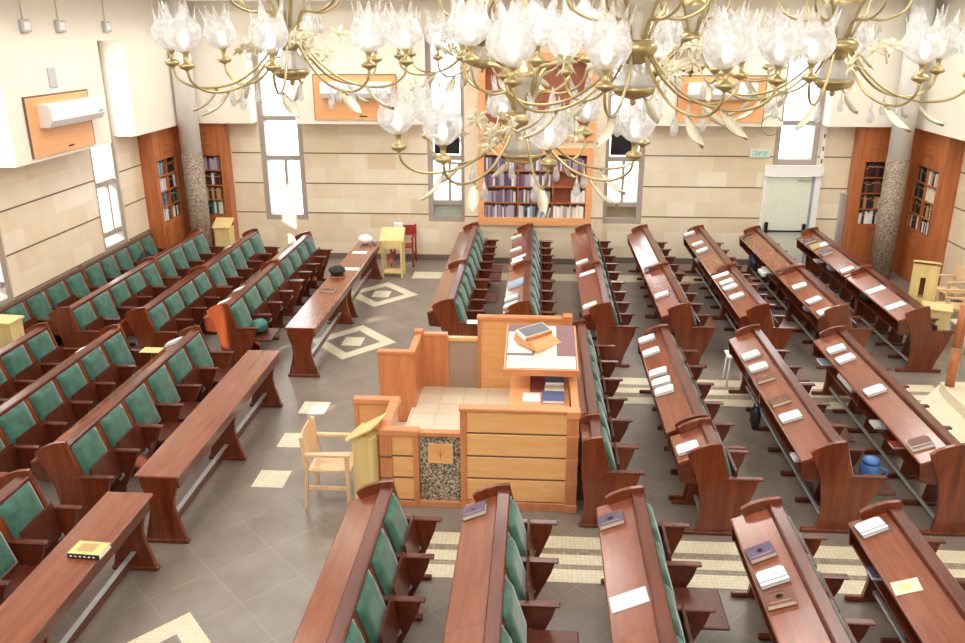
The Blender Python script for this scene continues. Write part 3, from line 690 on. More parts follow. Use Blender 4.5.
for key, c in (('cw', (226, 228, 230)), ('cg', (110, 116, 124)), ('purple', (98, 78, 104)), ('brown', (118, 72, 58)), ('dark', (58, 40, 42)), ('blue', (74, 104, 160)), ('lblue', (150, 176, 204)), ('violet', (128, 106, 132)), ('maroon', (108, 48, 52)), ('tan', (196, 158, 108)), ('olive', (176, 168, 110)), ('teal', (64, 120, 116)), ('navy', (44, 56, 92)), ('cream', (236, 226, 200)), ('lilac', (182, 166, 182)), ('yellow', (234, 212, 140)), ('red', (196, 84, 78)), ('ink', (34, 30, 36)), ('navyblue', (92, 112, 156))): bookcol(key, srgb(*c))
# things on the cupboard inside the bimah
zc = 1.051
tag(MB().box(-.09, .09, -.22, .22, 0, .006).build('velvet_cover', 'cloth', None, (.05, 8.80, zc)), 'folded maroon velvet cover on the cupboard inside the bimah', 'cover')
for nm_, x_, y_, ms, lb in (('prayer_book', .24, 8.88, book_mesh(.22, .26, .05, 'blue', 'paper'), 'bright blue book under the reading table, farther of two blue books'), ('prayer_book', .22, 8.40, book_mesh(.24, .26, .04, 'navyblue', 'paper'), 'dull blue book on the cupboard behind the front panel, nearer of two blue books'), ('booklet', .235, 8.64, book_mesh(.22, .18, .02, 'cream', 'paper'), 'cream booklet between two blue books on the cupboard inside the bimah'), ('booklet', -.02, 8.40, book_mesh(.2, .22, .02, 'cw', 'paper', 'paper'), 'white booklet beside the dull blue book on the cupboard')):
    tag(inst(nm_, ms, None, (x_, y_, zc)), lb, 'book')
DS = math.atan(.41)
def on_desk(nm, x, y, name, lab, cat, mesh, rot=0, grp=None):
    r = PEWS[nm][0]; x = min(max(x, -.30), -.14); z = .79 + (x + .375) * .41 + .0285
    o = inst(name, mesh, None, (r + x, y, z)); o.rotation_euler = (Matrix.Rotation(-DS, 3, 'Y') @ Matrix.Rotation(R_(rot), 3, 'Z')).to_euler(); tag(o, lab, cat, grp); return o
DESK = [('B2', -.29, 16.73, 'w'), ('B2', -.27, 15.66, 'w'), ('B2', -.2, 15.05, 'P'), ('B2', -.22, 14.70, 'w'), ('B2', -.20, 13.32, 'F'), ('B2', -.25, 12.55, 'w'), ('B2', -.25, 12.2, 'w'),
 ('B3', -.25, 14.79, 'w'), ('B3', -.2, 14.05, 'P'), ('B3', -.25, 12.25, 'w'), ('B4', -.24, 14.42, 'p'), ('B4', -.25, 12.87, 'w'),
 ('B5', -.26, 17.2, 'w'), ('B5', -.25, 16.31, 'w'), ('B5', -.25, 15.8, 'w'), ('B5', -.24, 14.12, 'P'), ('B5', -.24, 13.64, 'w'), ('B5', -.24, 13.35, 'w'), ('B5', -.24, 12.86, 'w'),
 ('B6', -.26, 17.03, 'b'), ('B6', -.26, 14.46, 'b'), ('B6', -.24, 13.48, 'w'), ('B6', -.24, 12.71, 'w'), ('B6', -.24, 12.16, 'w'),
 ('B7', -.27, 16.68, 'p'), ('B7', -.28, 16.33, 'o'), ('B7', -.12, 16.31, 'S'), ('B7', -.25, 15.74, 'p'), ('B7', -.26, 14.56, 'w'), ('B7', -.22, 13.37, 'P'), ('B7', -.23, 12.55, 'P'),
 ('M1', -.26, 10.83, 'w'), ('M1', -.26, 10.34, 'w'), ('M1', -.26, 9.65, 'w'), ('M1', -.26, 9.36, 'w'), ('M1', -.26, 9.1, 'w'),
 ('M2', -.25, 10.29, 'w'), ('M2', -.25, 9.88, 'w'), ('M2', -.25, 9.53, 'r'), ('M2', -.25, 8.87, 'r'), ('M2', -.25, 8.46, 'w'),
 ('M3', -.23, 10.56, 'w'), ('M3', -.23, 10.22, 'w'), ('M3', -.23, 9.22, 'w'), ('M3', -.25, 7.92, 'R'),
 ('N2', -.26, 6.35, 'p'), ('N3', -.26, 6.28, 'p'), ('N3', -.22, 5.22, 'S2'), ('N4', -.26, 5.88, 'p'), ('N4', -.25, 5.56, 'w'), ('N4', -.26, 5.30, 'r'), ('N5', -.25, 6.31, 'w'), ('N5', -.27, 5.54, 'Y'),
 ('L4', -.23, 12.85, 'P'), ('L4', -.25, 12.2, 'P'), ('L3', -.25, 15.7, 'P'), ('L3', -.25, 11.5, 'P'), ('L2', -.2, 13.72, 'P'), ('LF3', -.25, 10.3, 'w'), ('LF2', -.22, 10.05, 'P'), ('LF1', -.22, 10.2, 'P')]
KIND = {'w': ('prayer_book', 'white book', 'book', lambda: book_mesh(.23, .18, .034, 'cg', 'paper', 'paper')), 'p': ('prayer_book', 'purple book', 'book', lambda: book_mesh(.22, .16, .045, 'purple', 'cream')),
 'r': ('prayer_book', 'brown book', 'book', lambda: book_mesh(.22, .16, .045, 'brown', 'cream')), 'R': ('prayer_book', 'brown-covered white-edged book', 'book', lambda: book_mesh(.22, .2, .03, 'cw', 'paper', 'brown')), 'b': ('prayer_book', 'dark book', 'book', lambda: book_mesh(.2, .12, .03, 'dark', 'cream')),
 'o': ('folder', 'olive folder', 'folder', lambda: book_mesh(.18, .3, .015, 'olive', 'cream')), 'F': ('folder', 'light blue folder', 'folder', lambda: book_mesh(.28, .36, .03, 'lblue', 'paper')),
 'P': ('paper_sheet', 'white paper', 'paper', lambda: cached('P', lambda: MB().box(-.14, .14, -.085, .085, 0, .006).mesh('paper_sheet', 'paper'))), 'S': ('paper_sheet', 'small white paper', 'paper', lambda: cached('S', lambda: MB().box(-.07, .07, -.12, .12, 0, .006).mesh('paper_sheet', 'paper'))),
 'S2': ('paper_sheet', 'white paper sheet', 'paper', lambda: cached('S2', lambda: MB().box(-.145, .145, -.09, .09, 0, .003).mesh('paper_sheet', 'paper'))), 'Y': ('paper_sheet', 'yellow printed sheet', 'paper', lambda: cached('Y', lambda: (MB().box(-.1, .1, -.075, .075, 0, .003).box(-.05, .03, -.04, .03, .003, .0035, mi=1)).mesh('paper_sheet', ['cream', 'yellow'])))}
cnt = {}
for nm, x, y, kd in DESK: cnt.setdefault((nm, kd), []).append(y)
for nm, x, y, kd in DESK:
    name, what, cat, mk = KIND[kd]; ys = sorted(cnt[(nm, kd)]); q = ys.index(y)
    where = {'B': '%s bookcase-wall row', 'N': '%s near row from the aisle', 'L': '%s far window-side row'}.get(nm[0], '')
    if nm[:2] == 'LF': where = '%s near window-side row' % ORD[int(nm[2]) - 1]
    elif nm[0] == 'M': where = {'M1': 'five-seat pew by the bimah', 'M2': 'pew with the blue jug', 'M3': 'pew beside the ark steps'}[nm]
    else: where = where % ORD[int(nm[1]) - 1]
    lab = '%s on the desk of the %s' % (what, where)
    if len(ys) > 1: lab = '%s on the %s, %s from its near end' % (what, where, ORD[q])
    on_desk(nm, x, y, name, lab, cat, mk(), random.uniform(-7, 7) if kd != 'S2' else 4, 'books and papers left on the pew desks')
o = inst('prayer_book', book_mesh(.23, .18, .034, 'cg', 'paper', 'paper')); o.location = (1.835 - .25, 7.66, .79 + .125 * .41 + .0285); o.rotation_euler = (0, -DS, 0); tag(o, 'white book on the single-seat pew joined to the five-seat pew', 'book', 'books and papers left on the pew desks')
# things pushed onto the shelves under the desks
def shelf(r, y, name, lab, cat, mesh, rot=0, dx=-.22): o = inst(name, mesh, None, (r + dx, y, .619), (0, 0, R_(rot))); return tag(o, lab, cat)
shelf(3.45, 16.0, 'prayer_book', 'white book on the shelf under the fifth bookcase-wall row, far end', 'book', book_mesh(.23, .18, .034, 'cg', 'paper', 'paper'))
shelf(4.61, 15.3, 'folded_cloth', 'white folded cloth on the shelf under the sixth bookcase-wall row', 'cloth', cached('fc', lambda: MB().box(-.13, .1, -.2, .2, 0, .05, .015).box(-.2, -.12, -.18, .15, -.06, .02, .015).mesh('folded_cloth', 'paper')))
shelf(4.61, 12.95, 'bundle', 'grey bundle on the shelf under the sixth bookcase-wall row, near end', 'bundle', cached('gb', lambda: MB().sphere((0, 0, .06), .1, (1, 1.4, .6)).mesh('bundle', 'bluegrey')))
shelf(5.77, 16.1, 'prayer_book', 'white book on the shelf under the row by the bookcase-side column', 'book', book_mesh(.23, .18, .034, 'cw', 'paper', 'paper'))
shelf(5.77, 15.4, 'bag', 'pale grey bag on the shelf under the row nearest the bookcase-side column', 'bag', cached('gbg', lambda: MB().sphere((0, 0, .07), .11, (1, 1.5, .65)).mesh('bag', 'bluegrey')))
shelf(5.77, 13.6, 'bag', 'black bag on the shelf under the row nearest the bookcase-side column', 'bag', cached('bbg', lambda: MB().sphere((0, 0, .08), .14, (1, 1.5, .6)).mesh('bag', 'black')))
shelf(3.08, 8.0, 'prayer_book', 'white book on the shelf at the near end of the pew with the jug', 'book', book_mesh(.23, .16, .03, 'cw', 'paper', 'paper'))
shelf(3.08, 10.12, 'box', 'small navy box on the shelf under the pew with the jug', 'box', cached('nb', lambda: MB().box(-.1, .1, -.1, .1, 0, .12, .01).mesh('box', 'navy')))
shelf(3.08, 9.75, 'bundle', 'black bundle on the shelf under the pew with the jug', 'bundle', cached('bb2', lambda: MB().sphere((0, 0, .06), .1, (1, 1.7, .6)).mesh('bundle', 'black')))
shelf(4.24, 10.75, 'folder', 'blue and white folder on the shelf under the ark-step pew', 'folder', book_mesh(.2, .2, .03, 'cw', 'paper', 'lblue'), dx=-.27)
shelf(4.24, 9.95, 'cloth_roll', 'white rolled cloth on the shelf under the ark-step pew', 'cloth', cached('wr', lambda: MB().tube([(0, -.22, .06), (0, .22, .06)], .055, 12).mesh('cloth_roll', 'paper')), dx=-.27)
shelf(4.24, 8.85, 'prayer_book', 'white book on the shelf under the ark-step pew, beside the red book', 'book', book_mesh(.23, .18, .03, 'cw', 'paper', 'paper'), dx=-.25)
shelf(4.24, 8.35, 'prayer_book', 'red book on the shelf under the ark-step pew', 'book', book_mesh(.2, .14, .03, 'red', 'paper'), dx=-.25)
shelf(3.16, 6.0, 'prayer_book', 'purple book on the shelf under the fifth near row', 'book', book_mesh(.2, .14, .04, 'purple', 'paper'), dx=-.25)
# dark bags hanging from desks
def bag(loc, lab, sc3, mat, rot=0, name='bag', cat='bag', strap=True):
    t = thing(name, lab, cat, loc, R_(rot)); m = MB().sphere((0, 0, sc3[2] * .5), .5, sc3, 14, 10); 
    random.seed(int(loc[0] * 100)); m.v = [(x + random.uniform(-.012, .012), y + random.uniform(-.012, .012), z + random.uniform(-.01, .01)) for x, y, z in m.v]; m.build('body', mat, t)
    if strap: MB().tube([(-sc3[0] * .3, 0, sc3[2] * .85), (-sc3[0] * .15, 0, sc3[2] * 1.15), (sc3[0] * .15, 0, sc3[2] * 1.15), (sc3[0] * .3, 0, sc3[2] * .85)], .012, 6).build('strap', mat, t)
    return t
bag((2.66, 9.2, .35), 'small black bag hanging under the desk of the pew with the jug', (.12, .22, .3), 'black')
bag((4.3, 16.25, .42), 'dark bag with pale cables under the sixth bookcase-wall desk', (.16, .4, .25), 'navy')
bag((-3.55, 14.1, .785), 'black shoulder bag lying on the long trestle desk', (.3, .42, .14), 'black', 10, strap=False)
bag((-7.55, 15.15, .46), 'navy bag slumped on a seat of the wall pew', (.36, .5, .34), 'darkbag')
bag((-4.28, 11.9, .46), 'green and black plaid bag on the nearest seat of the aisle-side far pew', (.26, .3, .22), 'teal', 0, strap=False)
tag(inst('prayer_book', book_mesh(.24, .16, .03, 'brown', 'cream'), None, (-3.46, 13.05, .786)), 'brown book beside the shoulder bag on the long trestle desk', 'book')
for x, y, lab in ((-3.46, 15.6, 'white paper at the far end of the long trestle desk'), (-3.36, 14.42, 'white paper beyond the shoulder bag on the long trestle desk')): tag(inst('paper_sheet', KIND['P'][3](), None, (x, y, .786)), lab, 'paper')
tag(MB().sphere((0, 0, .1), .13, (1.2, 1, .75)).build('cloth_bundle', 'paper', None, (-3.48, 16.3, .784)), 'white cloth bundle at the far end of the long trestle desk', 'cloth')
tag(MB().tube([(0, 0, .02), (0, 0, .09)], [.05, .035], 12).build('cup', 'metal', None, (-3.3, 16.32, .784)), 'small grey cup beside the white bundle on the trestle desk', 'cup')
# yellow book on the near trestle desk
o = MB(); o.box(-.14, .14, -.09, .09, 0, .004); o.box(-.14, .14, -.09, .09, .041, .045); o.box(-.14, .14, -.094, -.09, 0, .045, mi=2); o.box(-.135, .135, -.085, .085, .004, .041, mi=1); o.box(-.09, .06, -.05, .06, .045, .0455, mi=3)
for q in range(6): o.box(-.12 + q * .04, -.1 + q * .04, -.0945, -.094, .015, .03, mi=1)
o = o.build('prayer_book', ['yellow', 'paper', 'ink', 'tan'], None, (-3.67, 5.67, .786), (0, 0, R_(-3))); tag(o, 'thick yellow book with dark spine on the near trestle desk', 'book')
# blue jug on the seat
M['bluejug'] = simple('blue_plastic', srgb(72, 112, 176), .3)
t = thing('jug', 'blue plastic jug with lid standing on the nearest seat of its pew', 'jug', (3.50, 7.86, .456))
MB().lathe([(.085, 0), (.1, .03), (.105, .16), (.09, .2), (.08, .22)], n=18).build('body', 'bluejug', t); MB().lathe([(.088, .22), (.09, .25), (.06, .275), (.02, .285)], n=18).build('lid', 'bluejug', t)
MB().tube([(.09, -.03, .06), (.15, -.05, .08), (.15, -.05, .16), (.09, -.03, .18)], .014, 8).build('handle', 'bluejug', t)
# papers between the window-side blocks
t = tag(MB().sphere((0, 0, .06), .13, (1, 1.2, .5)).build('scarf', bookcol('pink', srgb(232, 150, 190)), None, (-7.62, 12.55, .455)), 'pink scarf on a seat of the wall pew', 'scarf')
tag(MB().box(-.15, .15, -.16, .16, 0, .3, .01).build('box', 'paper', None, (-6.1, 10.95, 0.0)), 'white cardboard box on the floor between two window-side blocks', 'box')
tag(MB().box(-.14, .14, -.1, .1, 0, .006).build('paper_sheet', 'yellow', None, (-5.35, 10.5, .674)), 'yellow paper on the far armrest of the second near window-side row', 'paper')
tag(MB().box(-.14, .14, -.1, .1, 0, .006).build('paper_sheet', 'paper', None, (3.48, 10.25, .456)), 'white paper on a lowered seat of the pew with the jug', 'paper') 
tag(MB().box(-.14, .12, -.09, .09, 0, .006).build('paper_sheet', 'paper', None, (-.9, 11.97, .673)), 'white paper on the near armrest of the first bookcase-wall row', 'paper')
# ------------------------------------------------------------------ central bookcase in the pier
def bookcase(name, label, x0, x1, z0, z1, ft, cols, rows, zi0, zi1, back):
    """front frame at y=17.78, back at 18.03"""
    t = thing(name, label, 'bookcase', (0, 17.78, 0)); m = MB()
    m.box(x0, x0 + ft, 0, .25, z0, z1); m.box(x1 - ft, x1, 0, .25, z0, z1); m.box(x0 + ft, x1 - ft, 0, .25, z0, zi0); m.box(x0 + ft, x1 - ft, 0, .25, zi1, z1); m.build('case_frame', 'orange', t)
    MB().box(x0 + ft, x1 - ft, .235, .25, zi0, zi1).build('back_board', back, t)
    for z in rows: MB().box(x0 + ft, x1 - ft, .02, .235, z - .014, z + .014).build('shelf', 'cab', t)
    for x in cols: MB().box(x - .014, x + .014, .015, .235, zi0, zi1).build('divider', 'cab', t)
    return t
M['brownback'] = wood('red_brown_board', srgb(150, 84, 58), srgb(172, 104, 76), .4, 'Z')
bookcase('bookcase', 'orange bookcase of three columns filled with purple books in the central wall pier', -1.28, 1.16, .88, 2.55, .13, (-.42, .33), (1.37, 1.72, 2.06), 1.05, 2.4, 'brownback')
bookcase('display_case', 'empty red-brown wall case with orange frame above the central bookcase', -1.26, 1.17, 2.70, 4.46, .13, (), (), 2.92, 4.3, 'brownback')
def standing_book(w, h, d, cover, page='cream'):
    """upright book with its spine to -y: covers/spine (0), pages (1)"""
    def f():
        m = MB(); m.box(0, .003, 0, d, 0, h); m.box(w - .003, w, 0, d, 0, h); m.box(.003, w - .003, 0, .004, 0, h); m.box(.003, w - .003, .004, d - .004, .003, h - .005, mi=1)
        if cover in ('dark', 'ink', 'navy', 'maroon', 'brown'): m.box(.002, w - .002, -.0006, 0, h * .72, h * .8, mi=2)
        return m.mesh('book', [cover, page, 'tan'])
    return cached(('sb', w, h, d, cover), f)
WID = (.048, .06, .072)
def row_of_books(x0, x1, yy, z, hmax, pal, where, rot=0, org=None, lean=False, depth=.15, wid=(.046, .054, .062)):
    """books side by side; org/rot give the shelf frame (local x along shelf, -y to the viewer)"""
    x = x0; hb = None; out = {}
    T = Matrix.Translation(org or (0, 0, 0)) @ Matrix.Rotation(rot, 4, 'Z')
    while True:
        if True: cov = random.choice(pal); w = random.choice(wid); hb = round(hmax * random.choice((.78, .84, .9, .94)), 3)
        if x + w > x1: break
        o = inst('book', standing_book(w, hb, depth, cov)); a = 0
        o.matrix_world = T @ Matrix.Translation((x, yy + random.uniform(0, .02), z)) @ (Matrix.Rotation(R_(14), 4, 'Y') if lean and x > (x0 + x1) / 2 else Matrix.Identity(4))
        tag(o, '%s book standing %s' % (CN.get(cov, cov), where), 'book', '%s books %s' % (CN.get(cov, cov), where)); x += w + (.001 if not lean else .008)
CN = {'cw': 'white', 'cg': 'grey', 'paper': 'white', 'dark': 'dark brown', 'lblue': 'light blue', 'ink': 'black'}
RN = ['bottom', 'second-lowest', 'third', 'top']; CNm = ['aisle-side', 'middle', 'door-side']
XS = [(-1.14, -.44), (-.40, .31), (.35, 1.02)]; ZR = [1.05, 1.384, 1.734, 2.074]
PV = ['violet', 'lilac', 'purple', 'lilac', 'violet', 'cw']
for ri, z in enumerate(ZR):
    for ci, (a, b) in enumerate(XS):
        pal = PV
        if (ri, ci) == (0, 1): pal = ['cw', 'lblue', 'navy', 'cg', 'cream']
        if (ri, ci) == (0, 2): pal = ['paper', 'cream', 'cw', 'lilac']
        if (ri, ci) == (1, 2): a, pal = .72, ['paper', 'cw', 'cream']
        if (ri, ci) == (1, 1): pal = ['violet', 'lilac', 'cream', 'purple']
        if (ri, ci) == (2, 2): continue
        row_of_books(a, b, 17.80, z, .29, pal, 'on the %s shelf, %s column, central bookcase' % (RN[ri], CNm[ci]), lean=(ri, ci) == (0, 1), wid=(.032, .038, .05))
# ------------------------------------------------------------------ corner cabinets
def lettering(mb, u0, z0, w, h, put):
    u = u0; random.seed(int(u0 * 1000))
    while u < u0 + w:
        g = random.uniform(.6, 1) * h
        put(mb, u, u + g, z0 + h * .8, z0 + h); put(mb, u + g * .75, u + g, z0, z0 + h)
        if random.random() < .5: put(mb, u, u + g, z0, z0 + h * .18)
        u += g * 1.35
def cabinet(name, label, org, rot, L, sh0, sh1, zs0, zs1, cols, rows, pals, where, side=0, text_at=None):
    """local x along the front, front face at y=-.3, back at 0"""
    t = thing(name, label, 'cabinet', org, rot); D = .3
    m = MB(); m.box(0, sh0, -D, 0, 0, ZS); m.box(sh1, L, -D, 0, 0, ZS); m.box(sh0, sh1, -D, 0, zs1, ZS); m.box(sh0, sh1, -D, 0, 0, zs0); m.box(sh0, sh1, -.03, 0, zs0, zs1); m.build('carcass', 'cab', t)
    mid = (sh0 + sh1) / 2
    for a, b in ((sh0 + .01, mid - .004), (mid + .004, sh1 - .01)):
        d = MB().box(a, b, -D - .018, -D, .1, zs0 - .04, .004).build('door', 'cab', t)
        MB().box((b - .06) if a < mid - .05 else (a + .04), (b - .04) if a < mid - .05 else (a + .06), -D - .035, -D - .018, .75, .87).build('handle', 'gold', d)
    n = len(rows) + 1; edges = [zs0] + list(rows) + [zs1]
    for z in rows: MB().box(sh0, sh1, -D + .01, -.03, z - .012, z + .012).build('shelf', 'cab', t)
    cs = [sh0] + list(cols) + [sh1]
    for c in cols: MB().box(c - .015, c + .015, -D + .005, -.03, zs0, zs1).build('divider', 'cab', t)
    if text_at:
        m = MB(); put = lambda mb, a, b, c, d: mb.box(a, b, -D - .004, -D, c, d)
        for q, (w, h) in enumerate(((.2, .05), (.14, .05), (.34, .06))): lettering(m, text_at - w / 2, 2.78 - q * .13, w, h, put)
        m.build('lettering', 'groove', t)
    T = org
    for k in range(n):
        for c in range(len(cs) - 1):
            row_of_books(cs[c] + .03, cs[c + 1] - .03, -D + .04, edges[k] + .0125, edges[k + 1] - edges[k] - .03, pals[(k * 2 + c) % len(pals)], 'on the %s%s shelf, %s' % (['bottom', 'second', 'third', 'top'][k], (' %s' % ['near', 'far'][c]) if len(cs) > 2 else '', where), rot, org, depth=.18)
# window-wall corner: piece on the side wall (faces +x) and piece on the back wall
cabinet('corner_cabinet', 'tall brown cabinet with blue and white books on the window wall behind the column', (-XW, 16.2, 0), R_(90), 1.54, .10, 1.0, 1.16, 2.42, (.53,), (1.47, 1.78, 2.1), [['lblue', 'cw', 'navy'], ['ink', 'cw', 'dark'], ['navy', 'lblue', 'cg'], ['dark', 'ink', 'teal']], 'window-wall cabinet', text_at=.62)
cabinet('corner_cabinet', 'tall brown cabinet with purple and dark books on the back wall behind the column', (-7.63, YB, 0), 0, .88, .10, .73, 1.04, 2.34, (), (1.37, 1.69, 2.02), [['ink', 'cw', 'cream', 'teal'], ['brown', 'dark', 'maroon'], ['brown', 'dark', 'tan'], ['dark', 'ink', 'brown'], ['dark', 'maroon', 'ink', 'cw'], ['ink', 'dark'], ['lilac', 'violet', 'purple'], ['violet', 'lilac']], 'back-wall cabinet by the windows', text_at=.4)
# door-side corner (mirrored)
cabinet('corner_cabinet', 'tall brown cabinet with dark gilt books behind the door-side column', (6.56, YB, 0), 0, 1.05, .2, 1.0, 1.0, 2.32, (), (1.33, 1.66, 1.99), [['maroon', 'paper', 'dark'], ['dark'], ['cream', 'tan', 'dark'], ['dark'], ['dark', 'ink', 'brown'], ['ink'], ['dark', 'ink', 'maroon'], ['ink']], 'back-wall cabinet beside the door', text_at=.42)
cabinet('corner_cabinet', 'tall brown cabinet with mixed coloured books on the side wall by the door', (XW, 17.74, 0), R_(-90), 1.54, .34, 1.34, 1.06, 2.33, (.84,), (1.37, 1.69, 2.01), [['dark', 'paper', 'maroon'], ['dark', 'cw', 'ink'], ['tan', 'dark', 'ink'], ['dark', 'tan', 'maroon'], ['teal', 'ink', 'dark'], ['cream'], ['navy', 'ink', 'olive'], ['cream', 'lilac', 'dark']], 'side-wall cabinet by the door', text_at=.8)
MB().box(6.44, 6.56, 17.95, YB, 0, 1.62).build('trim_60', 'metal')
struct(bpy.data.objects['trim_60'])

# ------------------------------------------------------------------ loose chairs and stands
def armchair(name, label, loc, rot, wd, back='panel', s=1.0):
    t = thing(name, label, 'chair', loc, R_(rot)); t.scale = (s, s, s)
    for x, y, h in ((.22, -.24, .64), (.22, .24, .64)): MB().prism([(x - .018, 0), (x + .018, 0), (x + .022, h), (x - .022, h)], y - .018, y + .018).build('leg', wd, t)
    for y in (-.24, .24): MB().prism([(-.27, 0), (-.235, 0), (-.20, .45), (-.24, .86), (-.275, .86), (-.235, .45)], y - .018, y + .018).build('leg', wd, t)
    MB().prism([(-.22, .42), (.25, .44), (.25, .462), (-.22, .442)], -.215, .215).build('seat', wd, t)
    for y in (-.24, .24):
        MB().prism([(-.24, .64), (.26, .64), (.27, .655), (.26, .668), (-.24, .668)], y - .028, y + .028).build('armrest', wd, t)
        MB().box(-.21, .21, y - .012, y + .012, .24, .28).build('side_rail', wd, t)
    m = MB()
    if back == 'panel':
        pts = [(-.2, .0), (.2, .0), (.24, .12), (.22, .32), (.12, .36), (-.12, .36), (-.22, .32), (-.24, .12)]
        m.prism([(p[0], p[1]) for p in pts], -.008, .008, 'x'); m.xf(Matrix.Translation((-.215, 0, .53)) @ Matrix.Rotation(R_(-8), 4, 'Y'))
    else:
        m.prism([(-.24, .62), (-.215, .62), (-.235, .84), (-.255, .84)], -.24, .24)
    m.build('backrest', wd, t); return t
armchair('armchair', 'pale beech armchair with plywood back standing on the aisle beside the bimah', (-2.18, 7.93, 0), 0, 'beech')
armchair('armchair', 'red wooden armchair against the back wall behind the yellow lectern', (-2.92, 17.62, 0), -90, 'redwood', 'bar')
t = thing('cloth', 'white cloth hung over the back of the red armchair', 'cloth', (-3.06, 17.87, .76)); MB().box(-.11, .11, -.04, .04, -.1, .13, .02).build('drape', 'paper', t)
armchair('armchair', 'light wood armchair near the ark steps behind the yellow book stand', (7.15, 13.95, 0), 175, 'beech', 'bar')
armchair('armchair', 'light wood armchair near the side wall beside the ark steps', (7.5, 14.9, 0), -170, 'beech', 'bar')
# white plastic chair
def plastic_chair(label, loc, rot):
    t = thing('plastic_chair', label, 'chair', loc, R_(rot), 'white plastic chairs')
    for x in (-.19, .19):
        for y in (-.2, .2): MB().tube([(x * 1.15, y * 1.15, 0), (x, y, .42)], [.018, .026], 8).build('leg', 'whiteplastic', t)
    MB().box(-.23, .23, -.23, .23, .42, .45, .012).build('seat', 'whiteplastic', t)
    m = MB()
    for y in (-.2, -.1, 0, .1, .2): m.tube([(-.21, y, .44), (-.27, y, .82)], .02, 8)
    m.tube([(-.28, -.22, .82), (-.30, 0, .85), (-.28, .22, .82)], .026, 8); m.build('backrest', 'whiteplastic', t)
t = thing('plastic_stool', 'white thin-legged plastic stool under the far desk end of the jug pew', 'stool', (2.93, 11.42, 0))
for x in (-.13, .13):
    for y in (-.13, .13): MB().tube([(x, y, 0), (x * .8, y * .8, .44)], .014, 8).build('leg', 'whiteplastic', t)
MB().box(-.15, .15, -.15, .15, .44, .465, .01).build('seat', 'whiteplastic', t)
plastic_chair('white plastic chair at the picture edge by the ark steps', (6.98, 13.05, 0), 190)
# yellow reading stands
def stand(name, label, loc, rot, h, w=.24, d=.26):
    t = thing(name, label, 'lectern', loc, R_(rot)); MB().box(-w / 2, w / 2, -d / 2, d / 2, 0, h - .06, .004).build('body', 'pine', t)
    MB().box(-w / 2 - .02, w / 2 + .02, -d / 2 - .02, d / 2 + .02, 0, .04, .004).build('foot', 'pine', t)
    m = MB().box(-.17, .17, -.21, .21, -.01, .012, .004); m.box(-.17, -.155, -.21, .21, .012, .03); m.xf(Matrix.Translation((0, 0, h)) @ Matrix.Rotation(R_(-32), 4, 'Y')); m.build('slanted_top', 'pine', t)
stand('lectern', 'narrow yellow wood reading stand between the beech armchair and the bimah', (-1.76, 7.84, 0), -15, .92)
t = thing('lectern', 'open-legged yellow reading stand at the far end of the aisle by the trestle desk', 'lectern', (-3.0, 16.75, 0))
for x in (-.2, .2):
    for y in (-.16, .16): MB().box(x - .022, x + .022, y - .022, y + .022, 0, .80).build('leg', 'pine', t)
m = MB().box(-.25, .25, -.2, .2, -.012, .012, .004); m.xf(Matrix.Translation((0, 0, .88)) @ Matrix.Rotation(R_(35), 4, 'X')); m.build('slanted_top', 'pine', t)
MB().box(-.2, .2, -.16, .16, .08, .1).build('lower_shelf', 'pine', t); MB().box(-.22, .22, -.185, -.165, .62, .80).build('front_board', 'pine', t)
t = thing('lectern', 'yellow wood stand with square opening beside the last bookcase-wall pew', 'lectern', (6.46, 13.72, 0), R_(-25))
m = MB().box(-.2, .2, -.0, .28, .0, .64); m.box(-.2, -.06, 0, .28, .64, 1.0); m.box(.02, .2, 0, .28, .64, 1.0); m.box(-.06, .02, .24, .28, .64, 1.0, mi=1); m.box(-.2, .2, 0, .28, 1.0, 1.22); m.build('body', ['pine', 'cab'], t)
MB().prism([(.3, 1.2), (-.03, 1.28), (-.03, 1.26), (.3, 1.18)], -.22, .22, 'x').build('slanted_top', 'pine', t)
t = thing('step_stool', 'low yellow wood box in front of the yellow stand with the opening', 'stool', (6.53, 13.3, 0), R_(-25))
MB().box(-.2, .22, -.2, .2, 0, .62, .004).build('body', 'pine', t); MB().box(-.22, .24, -.22, .22, .62, .65, .004).build('lid', 'pine', t)
t = thing('lectern', 'yellow wood lectern between the two window-side blocks at the wall', 'lectern', (-7.66, 10.8, 0), 0)
MB().box(-.2, .2, -.15, .15, 0, .95, .004).build('body', 'pine', t); MB().prism([(-.22, .95), (.22, .95), (.22, .98), (-.22, 1.0)], -.18, .18).build('slanted_top', 'pine', t)
t = thing('lectern', 'small yellow stand in the window-side corner beside the column', 'lectern', (-6.84, 17.4, 0), 0)
MB().box(-.17, .17, -.15, .15, 0, .85, .004).build('body', 'pine', t); MB().prism([(-.18, .85), (.16, 1.0), (.16, 1.02), (-.18, .87)], -.2, .2, 'x').build('slanted_top', 'pine', t)

# ------------------------------------------------------------------ ark platform at the right
struct(MB().prism([(5.15, 6.0), (7.93, 6.0), (7.93, 11.3), (5.82, 11.3), (5.15, 10.5)], 0, .15, 'z').build('platform_step', 'beige_step'))
struct(MB().prism([(5.57, 6.3), (7.93, 6.3), (7.93, 10.95), (5.62, 10.95), (5.57, 10.6)], .15, .30, 'z').build('platform_floor_ark', 'beige_step'))
t = thing('railing', 'wooden post with glass railing standing on the cream ark steps', 'railing', (5.68, 10.82, .30))
MB().lathe([(.062, 0), (.062, .54)], n=18).build('post', 'cab', t); MB().lathe([(.066, .54), (.066, .56)], n=18).build('ring', 'gold', t); MB().lathe([(.062, .56), (.062, 1.15)], n=18).build('post_upper', 'cab', t)
MB().box(.09, 1.5, -.006, .006, .08, 1.0).build('glass_panel', 'railglass', t)

